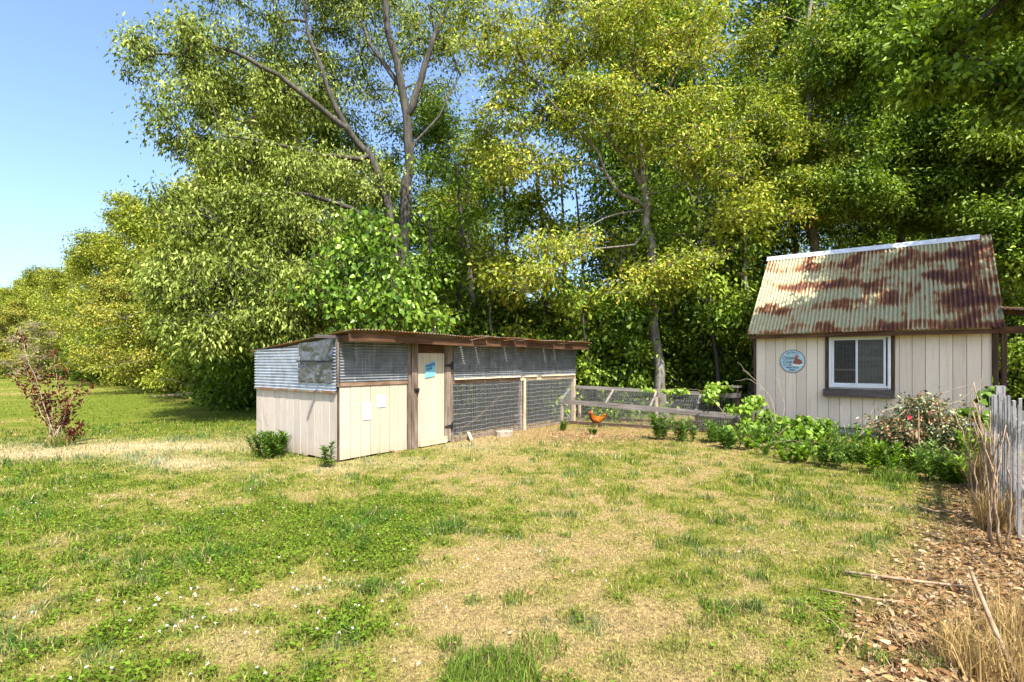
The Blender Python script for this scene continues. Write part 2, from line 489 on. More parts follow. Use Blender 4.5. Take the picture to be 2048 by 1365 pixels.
M['leaf_plum'] = m_leaf('purple_leaves', [(0, (0.035, 0.009, 0.009)), (.5, (0.10, 0.018, 0.016)), (1, (0.24, 0.05, 0.03))], .3, .03)
M['leaf_rose'] = m_leaf('mixed_rose_leaves', [(0, (0.03, 0.045, 0.018)), (.45, (0.09, 0.11, 0.045)), (.7, (0.24, 0.2, 0.1)), (1, (0.36, 0.13, 0.075))], .25, .08)
M['blade'] = m_attr('grass_blades', trans=0.3)
M['dead_leaf'] = m_attr('dead_leaves', trans=0.15)
M['feather'] = m_attr('hen_feathers')
M['red'] = m_plain('comb_red', (0.3, 0.02, 0.02), (0.5, 0.04, 0.03), 30, .5)
M['horn'] = m_plain('beak_horn', (0.4, 0.28, 0.1), (0.5, 0.36, 0.14), 30, .5)
M['petal'] = m_plain('red_petals', (0.5, 0.03, 0.06), (0.65, 0.06, 0.1), 30, .5)
M['clover'] = m_plain('clover_flower', (0.45, 0.43, 0.34), (0.66, 0.65, 0.56), 90, .8)

# ------------------------------------------------------------------ ground
EDGE = np.array([(-400, 320), (-120, 118), (-75, 83), (-35, 50), (-19, 34), (-10.8, 22.5), (-6, 16.2), (2, 15.6), (6, 16.5), (9, 14.5), (11, 11), (30, 9), (400, 0)], float)

def ground_fields(x, y):
    """greenness 0..1, bare/pale 0..1, litter 0..1, woods 0..1"""
    d = np.maximum(y, 0.6)
    px = CX + x / d * F_PX
    py = HY + EYE / d * F_PX
    n1 = fbm(x * .9, y * .9, 3); n2 = fbm(x * .28 + 9, y * .28, 8); n3 = fbm(x * 3.1, y * 3.1, 21, 3)
    n4 = fbm(x * 7.0, y * 7.0, 44, 3)
    g = 0.55 + (n1 - .5) * .8 + (n2 - .5) * .6 + (n3 - .5) * .9 + (n4 - .5) * 1.3
    g = g + .14 * sstep(1000, 500, px) 
    wob = (n1 - .5) * 160
    for bx, by, rx, ry, w in ((620, 1055, 300, 62, .62), (300, 1150, 250, 55, .5), (760, 1100, 130, 45, .35), (90, 1045, 170, 45, .35),
                              (350, 960, 330, 26, .22), (150, 1290, 260, 75, .28), (330, 820, 420, 45, .4), (1300, 1250, 330, 90, .04),
                              (1650, 960, 320, 35, .26), (720, 1250, 110, 45, .3), (1050, 1110, 240, 75, -.6), (560, 1190, 230, 35, -.4),
                              (1030, 1260, 240, 55, -.4), (1050, 950, 360, 45, -.26), (460, 1290, 110, 40, -.4), (360, 1000, 140, 16, -.4),
                              (640, 985, 110, 14, -.35), (120, 1075, 70, 12, -.5), (1400, 1090, 300, 55, -.12), (270, 1040, 100, 12, -.35)):
        e = ((px + wob - bx) / rx) ** 2 + ((py + wob * .18 - by) / ry) ** 2
        g = g + w * np.exp(-e * .9)
    pale = 0
    for bx, by, rx, ry, w in ((360, 928, 90, 13, .95), (60, 910, 200, 12, 1.0), (330, 893, 230, 11, 1.0), (560, 874, 120, 9, .3),
                              (760, 925, 120, 12, .4), (930, 890, 90, 14, .6), (1060, 868, 160, 12, .5), (480, 1285, 80, 30, .3), (640, 938, 60, 8, .6)):
        e = ((px + wob * .5 - bx) / rx) ** 2 + ((py + wob * .05 - by) / ry) ** 2
        pale = pale + w * np.exp(-e)
    pale = np.clip(pale * (0.55 + n3), 0, 1) * (y > 1)
    edge = 1885 - (py - 960) * 0.52
    lit = sstep(-90, 130, px + wob * 1.1 - edge) * (py > 930) * (y > .5)
    lit2 = np.exp(-(((px - 1150) / 230) ** 2 + ((py - 868) / 17) ** 2)) * .9
    lit = np.clip(np.maximum(lit, lit2), 0, 1)
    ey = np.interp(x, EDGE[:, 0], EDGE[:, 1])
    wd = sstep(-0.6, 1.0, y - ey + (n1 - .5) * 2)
    return np.clip(g, 0, 1), pale, lit, wd

C_LUSH = np.array([.135, .18, .022]); C_YG = np.array([.235, .235, .05]); C_TAN = np.array([.36, .27, .13])
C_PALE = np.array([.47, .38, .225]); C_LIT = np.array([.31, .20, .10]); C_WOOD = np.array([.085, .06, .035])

def lawn_color(x, y, jit=0.0, rng=None):
    g, p, l, w = ground_fields(x, y)
    if rng is not None: g = np.clip(g + rng.normal(0, jit, len(x)), 0, 1)
    g = g[:, None]
    c = np.where(g < .5, C_TAN + (C_YG - C_TAN) * (g / .5), C_YG + (C_LUSH - C_YG) * ((g - .5) / .5))
    c = c + (C_PALE - c) * p[:, None]
    c = c + (C_LIT - c) * l[:, None]
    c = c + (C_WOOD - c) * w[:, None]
    return c

def ground_z(x, y):
    return (fbm(x * .5, y * .5, 31, 3) - .5) * .05 * np.exp(-((np.hypot(x, y) - 5) / 25) ** 2)

def axis(lo, hi, step, far, grow=1.22):
    a = list(np.arange(lo, hi + 1e-6, step))
    s, v = step, hi
    while v < far: s *= grow; v += s; a.append(v)
    s, v = step, lo
    b = []
    while v > -far: s *= grow; v -= s; b.append(v)
    return np.array(b[::-1] + a)

gx = axis(-12, 9.5, .085, 900); gy = axis(1.0, 15, .085, 900)
XX, YY = np.meshgrid(gx, gy)
xs, ys = XX.ravel(), YY.ravel()
nx, ny = len(gx), len(gy)
i = (np.arange(ny - 1)[:, None] * nx + np.arange(nx - 1)[None]).ravel()
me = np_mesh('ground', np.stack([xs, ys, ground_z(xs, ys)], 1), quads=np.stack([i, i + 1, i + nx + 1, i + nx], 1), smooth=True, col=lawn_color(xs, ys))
t = NT('lawn_soil')
a = t.n("Attribute", attribute_name="col").outputs["Color"]
vv = t.coords((1, 1, 1), rnd=False)
f1 = t.noise(vv, 38, 5, .7); f2 = t.noise(vv, 7, 5, .65); f3 = t.noise(vv, 150, 3, .6)
c = t.mix(1.0, a, t.ramp(f1, [(.3, (.22, .19, .15)), (.5, (.78, .76, .74)), (.7, (1.35, 1.28, 1.15))]), 'MULTIPLY')
c = t.mix(1.0, c, t.ramp(f2, [(.3, (.78, .82, .72)), (.7, (1.18, 1.14, 1.1))]), 'MULTIPLY')
c = t.mix(1.0, c, t.ramp(f3, [(.3, (.7, .7, .7)), (.7, (1.25, 1.25, 1.2))]), 'MULTIPLY')
hgt = t.math('ADD', f1, t.math('MULTIPLY', f3, .5))
t.principled(c, .95, bump=hgt, bstr=.8, bdist=.03, spec=.05)
tag(link('ground', me, t.m), kind='structure')

# ------------------------------------------------------------------ coop (chicken house with long wire run), local x along its front, y into it
CO = np.array([-2.747, 8.51])
coop = empty('chicken_coop', (CO[0], CO[1], 0), math.atan2(.8, .6),
             'low cream chicken coop with corrugated upper walls, plank door and wire front', 'coop')
FL, DL = 7.34, 2.49                       # front length, depth

def corr(name, u0, u1, v0, v1, pitch, amp, m, parent, frame, vs=2, top=None, wob=0.0, seed=0, ribs_along='u', loc=None):
    """corrugated sheet. frame(u, v, h) -> xyz; ribs run along u (profile varies with v) or along v."""
    if ribs_along == 'u': us = np.linspace(u0, u1, max(2, vs)); v_ = np.arange(v0, v1 + 1e-6, pitch / 8)
    else: us = np.arange(u0, u1 + 1e-6, pitch / 8); v_ = np.linspace(v0, v1, max(2, vs))
    U, V_ = np.meshgrid(us, v_)
    h = amp * np.sin(2 * np.pi * (V_ if ribs_along == 'u' else U) / pitch)
    if wob: h = h + wob * (fbm(U * 1.3 + seed, V_ * 1.3 + seed * 2.1, 5 + seed, 2) - .5)
    if top is not None: V_ = np.minimum(V_, top(U))
    P = np.stack(frame(U, V_, h), -1).reshape(-1, 3)
    a, b = U.shape
    i = (np.arange(a - 1)[:, None] * b + np.arange(b - 1)[None]).ravel()
    me = np_mesh(name, P, quads=np.stack([i, i + 1, i + b + 1, i + b], 1), smooth=True)
    return link(name, me, m, parent, loc)

random.seed(5)
# front siding boards
nb = 7
edges = np.linspace(0.012, 1.42, nb + 1)
for k in range(nb):
    MB().box(edges[k], edges[k + 1] - .007, -.018 - .002 * (k % 2), 0, 0.03 + random.uniform(-.012, .012), 1.19, .003).build('siding_board', M['cream'], coop)
MB().box(0.02, 1.42, .002, .016, .05, 1.2).build('backing_panel', M['dark_backing'], coop)
# left wall siding boards (outside is x < 0)
edges = np.linspace(0.0, DL, 13)
for k in range(12):
    MB().box(-.018 - .002 * (k % 2), 0, edges[k] + .003, edges[k + 1] - .004, .03 + random.uniform(-.015, .015), 1.15, .003).build('siding_board', M['cream_side'], coop)
MB().box(.002, .016, .02, DL, .05, 1.16).build('backing_panel', M['dark_backing'], coop)
# framing posts
for (x, y, w, h, nm) in ((.05, .05, .09, 1.94, 'post'), (.05, DL - .06, .09, 1.70, 'post'), (FL - .06, .05, .09, 1.94, 'post'), (FL - .06, DL - .06, .09, 1.7, 'post'),
                         (2.5, DL - .06, .09, 1.7, 'post'), (5.0, DL - .06, .09, 1.7, 'post')):
    MB().box(x - w / 2, x + w / 2, y - w / 2 + .02, y + w / 2 + .02, -.05, h, .006).build('post', M['old_wood'], coop)
# door posts, the two dark boards left of the door, the hinge post
MB().box(1.425, 1.50, -.035, .05, 0.0, 1.93, .005).build('door_post', M['old_wood'], coop)
MB().box(1.505, 1.655, -.06, .03, -.02, 1.93, .008).build('door_post', M['old_wood'], coop)
MB().box(2.352, 2.52, -.06, .04, .05, 1.93, .008).build('door_post', M['old_wood'], coop)
MB().box(2.525, 2.60, -.03, .05, 0.0, 1.93, .005).build('door_post', M['old_wood'], coop)
MB().box(1.66, 2.35, -.04, .03, 1.76, 1.90, .006).build('door_header', M['brown_beam'], coop)
# door
door = empty('door', (0, 0, 0)); door.parent = coop
de = [1.665, 1.79, 1.97, 2.16, 2.30, 2.348]
for k in range(5):
    MB().box(de[k], de[k + 1] - .006, -.045 + .002 * (k % 2), -.02, .06 if k else .03, 1.75, .003).build('door_plank', M['cream'], door)
MB().box(1.66, 2.35, -.018, -.004, .06, 1.75).build('door_backing', M['dark_backing'], door)
MB().box(1.70, 2.40, -.072, -.048, .03, .155, .004).build('kick_board', M['pale_wood_x'], door)
for z in (1.52, .34):
    b = MB().box(2.53, 2.575, -.07, -.058, z - .07, z + .07)
    b.poly([(2.33, -.078, z + .008), (2.33, -.078, z - .008), (2.54, -.078, z - .035), (2.54, -.078, z + .035),
            (2.33, -.062, z + .008), (2.33, -.062, z - .008), (2.54, -.062, z - .035), (2.54, -.062, z + .035)],
           [(0, 1, 2, 3), (7, 6, 5, 4), (0, 4, 5, 1), (1, 5, 6, 2), (2, 6, 7, 3), (3, 7, 4, 0)])
    b.build('strap_hinge', M['iron'], door)
b = MB().box(1.55, 1.66, -.085, -.062, 1.06, 1.11); b.box(1.60, 1.63, -.11, -.07, 1.03, 1.08); b.build('latch', M['iron'], door)
# rails under the corrugated sheets
MB().box(.01, 1.42, -.035, .02, 1.195, 1.262, .004).build('rail', M['old_wood_x'], coop)
MB().box(2.605, 4.86, -.035, .02, 1.15, 1.262, .004).build('rail', M['old_wood_x'], coop)
MB().box(4.86, FL, -.04, .015, 1.15, 1.255, .004).build('rail', M['pale_wood_x'], coop)
# front corrugated sheets
ff = lambda u, v, h: (u, -.036 + h, v)
corr('corrugated_sheet', .0, 1.42, 1.25, 1.93, .046, .010, M['galv_shaded'], coop, ff, 12, wob=.01, seed=1)
xs_ = [2.6, 3.72, 4.88, 6.1, FL]
for k in range(4):
    corr('corrugated_sheet', xs_[k], xs_[k + 1] + .03, 1.225 + .012 * (k % 2), 1.93, .046, .010, M['galv_shaded'], coop,
         (lambda o: (lambda u, v, h: (u, -.04 - .004 * o + h, v)))(k % 2), 12, wob=.02, seed=2 + k)
# bright lower lips of the sheets, bent outwards
for x0, x1 in ((2.62, 2.95), (2.97, 3.55), (3.57, 4.1), (4.12, 4.83), (5.0, 5.5), (5.7, 6.4), (6.4, 7.3)):
    MB().poly([(x0, -.05, 1.262), (x1, -.05, 1.268), (x1, -.085, 1.240), (x0, -.08, 1.236)], [(0, 1, 2, 3)]).build('sheet_lip', M['pale_wood_x'], coop)
# left wall corrugated sheet and its black plastic cover
roofz = lambda y: 1.985 - .098 * np.asarray(y)
lf = lambda u, v, h: (-.036 + h, u, v)
corr('corrugated_sheet', .0, DL + .02, 1.12, 1.86, .052, .014, M['galv'], coop, lf, 14, top=lambda u: 1.885 - .03 * u, wob=.012, seed=9)
MB().poly([(-.03, DL + .03, 1.72), (-.03, 0, 1.86), (-.03, 0, 1.985), (-.03, DL + .03, 1.74 + .01), (.0, DL + .03, 1.72), (.0, 0, 1.86), (.0, 0, 1.985), (.0, DL + .03, 1.75)],
          [(0, 1, 2, 3), (7, 6, 5, 4), (0, 4, 5, 1), (1, 5, 6, 2), (2, 6, 7, 3), (3, 7, 4, 0)]).build('gable_board', M['grey_wood_x'], coop)
for nm, y0, y1, z0, z1, sd in (('plastic_sheet', .06, 1.0, 1.59, 1.95, 3), ('plastic_sheet', .06, 1.02, 1.26, 1.60, 5)):
    uu, vv_ = np.meshgrid(np.linspace(y0, y1, 40), np.linspace(z0, z1, 24))
    hh = -.056 - .06 * np.abs(fbm(uu * 4.2 + vv_ * 2, vv_ * 3.0 - uu, sd, 4) - .5) * 2
    if sd == 5: hh = hh - .006
    zz = vv_ - .05 * uu * (vv_ - z0) / (z1 - z0) + (.012 * np.sin(uu * 23) * (vv_ < z0 + .02))
    a_, b_ = uu.shape
    i = (np.arange(a_ - 1)[:, None] * b_ + np.arange(b_ - 1)[None]).ravel()
    link(nm, np_mesh(nm, np.stack([hh, uu, zz], -1).reshape(-1, 3), quads=np.stack([i, i + 1, i + b_ + 1, i + b_], 1), smooth=True), M['plastic'], coop)
MB().box(-.1, -.075, .03, 1.03, 1.592, 1.612).build('batten', M['iron'], coop)
MB().box(-.065, -.035, 1.0, 1.03, 1.24, 1.88).build('batten', M['grey_wood'], coop)
MB().box(-.026, -.003, -.026, .0, .03, 1.19, .003).build('corner_trim', M['dark_wood'], coop)
MB().box(-.056, -.03, -.06, -.038, 1.2, 1.9).build('corner_trim', M['old_wood'], coop)
MB().box(-.06, -.02, .02, DL, 1.095, 1.122).build('rail', M['rust_sheet'], coop)
# roof: fascia beam, rafters, corrugated sheets with a wavy edge, and one board that sticks out at the corner
b = MB()
pts = np.linspace(-.05, FL + .18, 9)
for k in range(8):
    z0 = 1.905 + .012 * math.sin(k * 1.7)
    z1 = 1.905 + .012 * math.sin((k + 1) * 1.7)
    b.poly([(pts[k], -.36, z0), (pts[k + 1], -.36, z1), (pts[k + 1], -.36, z1 + .125), (pts[k], -.36, z0 + .125),
            (pts[k], -.32, z0), (pts[k + 1], -.32, z1), (pts[k + 1], -.32, z1 + .125), (pts[k], -.32, z0 + .125)],
           [(0, 1, 2, 3), (7, 6, 5, 4), (0, 4, 5, 1), (2, 6, 7, 3)])
    if k == 0: b.f.append((len(b.v) - 8, len(b.v) - 5, len(b.v) - 1, len(b.v) - 4))
b.build('fascia_beam', M['brown_beam'], coop)
for x in (.02, 1.3, 2.55, 3.7, 4.9, 6.1, FL):
    MB().beam((x, -.32, 1.975), (x, DL + .1, 1.73), .04, .09).build('rafter', M['brown_beam'], coop)
MB().box(1.42, 4.9, .0, .05, 1.90, 1.955).build('top_plate', M['brown_beam'], coop)
MB().beam((-.40, .03, 1.985), (.3, .03, 1.985), .045, .05).build('protruding_board', M['dark_wood_x'], coop)
gaps = [(2.76, .028), (3.2, .032), (3.64, .02), (4.17, .03), (4.58, .014), (5.74, .018), (6.2, .016), (6.63, .012)]
ends = [(-.06, .86), (.8, 1.68), (1.62, 2.76)] + [(gaps[q][0] + gaps[q][1], gaps[q + 1][0] if q < 7 else FL + .2) for q in range(8)]
for k in range(11):
    o = k % 2
    def rf(u, v, h, o=o, k=k):
        sag = .010 * np.sin(u * 3.3 + k) * np.exp(-((v + .42) / .35) ** 2) + .008 * np.sin(u * 2.1)
        return (u, v, 2.045 + .006 * o - .098 * v + h + sag)
    corr('roof_sheet', ends[k][0], ends[k][1], -.44 - .03 * o, DL + .18, .066, .011, M['rust_sheet'], coop, rf, 16, ribs_along='v')
# wire front, back and end; middle post
def wire_np(segs_p, segs_q, r=.0016): return sticks_np(np.array(segs_p), np.array(segs_q), r, r, 3)
def grid_wires(o, ux, uz, wx, wz, sx, sz, jit, seed):
    """welded wire panel from origin o along ux (length wx) and uz (height wz)"""
    rg = np.random.RandomState(seed)
    o, ux, uz = np.array(o, float), np.array(ux, float), np.array(uz, float)
    P, Q = [], []
    for x in np.arange(0, wx, sx):
        P.append(o + ux * (x + rg.normal(0, jit))); Q.append(o + ux * (x + rg.normal(0, jit)) + uz * wz)
    for z in np.arange(0, wz, sz):
        n = 12
        zz = z + rg.normal(0, jit * 1.5, n + 1)
        for k in range(n):
            P.append(o + ux * wx * k / n + uz * zz[k]); Q.append(o + ux * wx * (k + 1) / n + uz * zz[k + 1])
    return P, Q
for nm, args in (('wire_mesh', ((2.6, -.03, .0), (1, 0, 0), (0, 0, 1), 2.35, 1.16, .03, .092, .004, 1)),
                 ('wire_mesh', ((4.98, -.03, .03), (1, 0, 0), (0, 0, 1), 2.34, 1.13, .03, .092, .004, 2)),
                 ('wire_mesh', ((2.6, DL, .0), (1, 0, 0), (0, 0, 1), 4.7, 1.65, .05, .1, .004, 3)),
                 ('wire_mesh', ((FL, 0, .0), (0, 1, 0), (0, 0, 1), 2.45, 1.75, .05, .1, .004, 4))):
    P, Q = grid_wires(*args)
    V, Fq = wire_np(P, Q, .0019)
    tag(link(nm, np_mesh(nm, V, quads=Fq), M['wire'], coop), kind='stuff')
MB().box(4.87, 4.93, -.03, .05, 0, 1.15, .005).build('post', M['old_wood'], coop)
MB().tube([(4.985, -.055, -.02), (4.99, -.055, .6), (5.0, -.05, 1.2)], [.042, .038, .036], 8).build('post', M['pale_wood'], coop)
MB().box(FL - .05, FL + .03, -.04, .03, 0, 1.2, .005).build('post', M['pale_wood'], coop)
MB().box(2.7, FL, -.02, .02, -.01, .05).build('sole_board', M['old_wood_x'], coop)
MB().box(2.62, FL, DL - .02, DL + .02, -.01, .1).build('sole_board', M['old_wood_x'], coop)
# things inside and around it
def coop_pt(x, y, z=0.0):
    return (CO[0] + .6 * x - .8 * y, CO[1] + .8 * x + .6 * y, z)
CR = math.atan2(.8, .6)
o = MB().tube([coop_pt(3.7, .9, .0), coop_pt(4.3, .8, .3), coop_pt(4.95, .7, .72), coop_pt(5.6, .75, .93)], [.03, .028, .03, .02], 7).build('perch_branch', M['stalk'], None, True)
tag(o, 'crooked bare branch leaning as a perch inside the wire coop', 'branch')
b = MB().box(-.2, .2, -.02, .02, .24, .29); b.box(-.03, .03, -.02, .02, 0, .24)
o = b.build('perch_stand', M['pale_wood_x'], None, loc=coop_pt(5.6, .55)); o.rotation_euler.z = CR
tag(o, 'short wooden perch on a stub post inside the wire coop', 'perch')
o = MB().box(-.2, .2, -.03, .03, 0, .05, .006).build('loose_board', M['pale_wood_x'], None, loc=coop_pt(3.0, -.12, .0)); o.rotation_euler = (0, -.25, CR + .9); o.location.z = .06
tag(o, 'short pale loose board by the coop door post', 'board')
b = MB()
rg = np.random.RandomState(3)
ring = [(math.cos(a) * (.24 + .04 * rg.rand()), math.sin(a) * (.15 + .03 * rg.rand())) for a in np.linspace(0, 6.283, 11)[:-1]]
vs = [(x, y, 0) for x, y in ring] + [(x * .96, y * .96, .1 + .015 * rg.rand()) for x, y in ring] + [(0, 0, .125)]
b.poly(vs, [(k, (k + 1) % 10, 10 + (k + 1) % 10, 10 + k) for k in range(10)] + [(10 + k, 10 + (k + 1) % 10, 20) for k in range(10)])
o = b.build('step_stone', M['stone'], None, loc=coop_pt(4.0, -.22, -.01)); o.rotation_euler.z = CR
tag(o, 'flat pale stone lying against the foot of the wire front', 'stone')
o = MB().box(-.1, .1, -.05, .05, 0, .075, .008).build('brick', M['block'], None, loc=coop_pt(1.18, -.03, -.02)); o.rotation_euler.z = CR
tag(o, 'red brown brick under the coop wall left of the door', 'brick')
# white plates on the front siding
for nm, x, z, w, h, lb in (('metal_plate', .53, .77, .15, .28, 'tall blank white plate screwed low on the coop siding'),
                           ('metal_plate', .83, .92, .19, .20, 'square blank white plate screwed higher on the coop siding, nearer the door')):
    e = empty(nm, coop_pt(x, -.024, z), CR, lb, 'plate')
    MB().box(-w / 2, w / 2, -.006, 0, -h / 2, h / 2).build('plate', M['white_metal'], e)
    for sx in (-1, 1):
        for sz in (-1, 1):
            MB().box(sx * (w / 2 - .012) - .005, sx * (w / 2 - .012) + .005, -.010, -.006, sz * (h / 2 - .012) - .005, sz * (h / 2 - .012) + .005).build('screw', M['iron'], e)

def text_mesh(s, size, shear=0.0, weight=0.0):
    cu = bpy.data.curves.new('lettering', 'FONT')
    cu.body = s; cu.size = size; cu.align_x = 'CENTER'; cu.align_y = 'CENTER'; cu.shear = shear; cu.offset = weight; cu.extrude = .0008
    cu.resolution_u = 3
    o = bpy.data.objects.new('tmp', cu)
    COL.objects.link(o)
    bpy.context.view_layer.update()
    me = bpy.data.meshes.new_from_object(o.evaluated_get(bpy.context.evaluated_depsgraph_get()))
    bpy.data.objects.remove(o)
    return me
def lettering(s, size, x, z, parent, m, y=-.014, shear=0.0, weight=0.0, rot=0.0, sx=1.0):
    me = text_mesh(s, size, shear, weight)
    o = link('lettering', me, m, parent, (x, y, z))
    o.rotation_euler = (R(90), rot, 0)
    o.scale = (sx, 1, 1)
    return o
e = empty('door_sign', coop_pt(1.96, -.05, 1.44), CR, 'small teal blue door sign with dark hand lettering', 'sign')
MB().poly([(-.13, -.008, -.15), (.13, -.008, -.12), (.12, -.008, .17), (.06, -.008, .165), (.06, -.008, .14), (-.13, -.008, .09),
           (-.13, 0, -.15), (.13, 0, -.12), (.12, 0, .17), (.06, 0, .165), (.06, 0, .14), (-.13, 0, .09)],
          [(0, 1, 2, 3, 4, 5), (11, 10, 9, 8, 7, 6)] + [(k, k + 6, (k + 1) % 6 + 6, (k + 1) % 6) for k in range(6)]).build('panel', M['sign_teal'], e)
lettering('WADDLE', .072, 0.0, .085, e, M['sign_navy'], -.012, weight=.002, rot=R(-13), sx=.8)
lettering('ON IN', .066, -.035, .015, e, M['sign_navy'], -.012, weight=.002, rot=R(-13), sx=.8)

# ------------------------------------------------------------------ wire run between coop and shed (an A-roofed low pen)
A0, A1 = np.array([1.27, 13.9]), np.array([5.25, 11.75])
rd = A1 - A0; RL = float(np.linalg.norm(rd)); rz = math.atan2(rd[1], rd[0])
run = empty('wire_run', (A0[0], A0[1], 0), rz, 'low grey wooden pen frame covered in chicken wire, joining coop and shed', 'pen')
zf = lambda x: .62 - .2 * x / RL                     # front rail height
zt = lambda x: .92 - .12 * x / RL                    # top rail height
TB = .62                                             # top rail sits this far behind the front
MB().beam((0, 0, zf(0) - .05), (RL, 0, zf(RL) - .05), .03, .115).build('front_rail', M['grey_wood_x'], run)
MB().beam((-.02, TB, zt(0)), (RL * .86, TB, zt(RL * .86)), .06, .075).build('top_rail', M['grey_wood_x'], run)
for x in (.02, 1.2, 2.3, 3.35, RL - .04):
    MB().beam((x, .0, zf(x)), (x, TB, zt(x) - .02), .045, .035).build('rafter', M['grey_wood_x'], run)
for x, hh, yy in ((.02, zf(0), .0), (.02, zt(0), TB), (.45, .55, .12), (RL - .03, zf(RL), 0), (RL - .03, zt(RL), TB), (2.3, zt(2.3), TB)):
    MB().box(x - .03, x + .03, yy - .025 + .035, yy + .025 + .035, -.02, hh, .004).build('post', M['pale_wood'], run)
MB().box(.1, RL, -.02, .02, -.02, .07, .004).build('base_board', M['brown_beam'], run)
MB().box(.1, RL, TB + .6, TB + .64, -.02, .07).build('base_board', M['brown_beam'], run)
def hex_wires(fr, w, h, cell):
    P, Q = [], []
    nxc, nzc = int(w / cell), int(h / (cell * .5))
    for k in range(nxc + 1):
        for j in range(nzc):
            s = 1 if j % 2 == 0 else -1
            off = cell * .25
            x0 = k * cell + off * s; x1 = k * cell - off * s
            P.append(fr(x0, j * cell * .5)); Q.append(fr(x1, (j + 1) * cell * .5))
            if j % 2 == 0: P.append(fr(k * cell + off, j * cell * .5)); Q.append(fr((k + 1) * cell - off, j * cell * .5))
    return P, Q
P, Q = hex_wires(lambda x, z: (x, -.022, .02 + z * (zf(x) - .0) / .6), RL, .62, .05)
V, Fq = wire_np(P, Q, .0015)
tag(link('wire_mesh', np_mesh('wire_mesh', V, quads=Fq), M['wire_old'], run), kind='stuff')
def rfr(x, s): 
    k = s / .7
    return (x, TB * k, zf(x) + (zt(x) + .03 - zf(x)) * k + .02)
P, Q = hex_wires(rfr, RL * .8, .7, .055)
V, Fq = wire_np(P, Q, .0015)
tag(link('wire_mesh', np_mesh('wire_mesh', V, quads=Fq), M['wire_old'], run), kind='stuff')
P, Q = grid_wires((0, TB + .62, 0), (1, 0, 0), (0, 0, 1), RL, .8, .05, .1, .004, 6)
V, Fq = wire_np(P, Q, .0015)
tag(link('wire_mesh', np_mesh('wire_mesh', V, quads=Fq), M['wire_old'], run), kind='stuff')
nb_ = empty('nest_box', (A1[0] - .32, A1[1] + .75, 0), R(-36.87), 'weathered grey board box beside the shed corner, half hidden by vines', 'box')
MB().box(-.35, .32, -.06, .3, .99, 1.03, .005).build('lid', M['grey_wood_x'], nb_)
MB().box(-.33, .3, -.03, .27, .76, .86, .005).build('board', M['grey_wood_x'], nb_)
for x in (-.32, .26): MB().box(x, x + .05, 0, .05, 0, .99, .004).build('leg', M['dark_wood'], nb_)

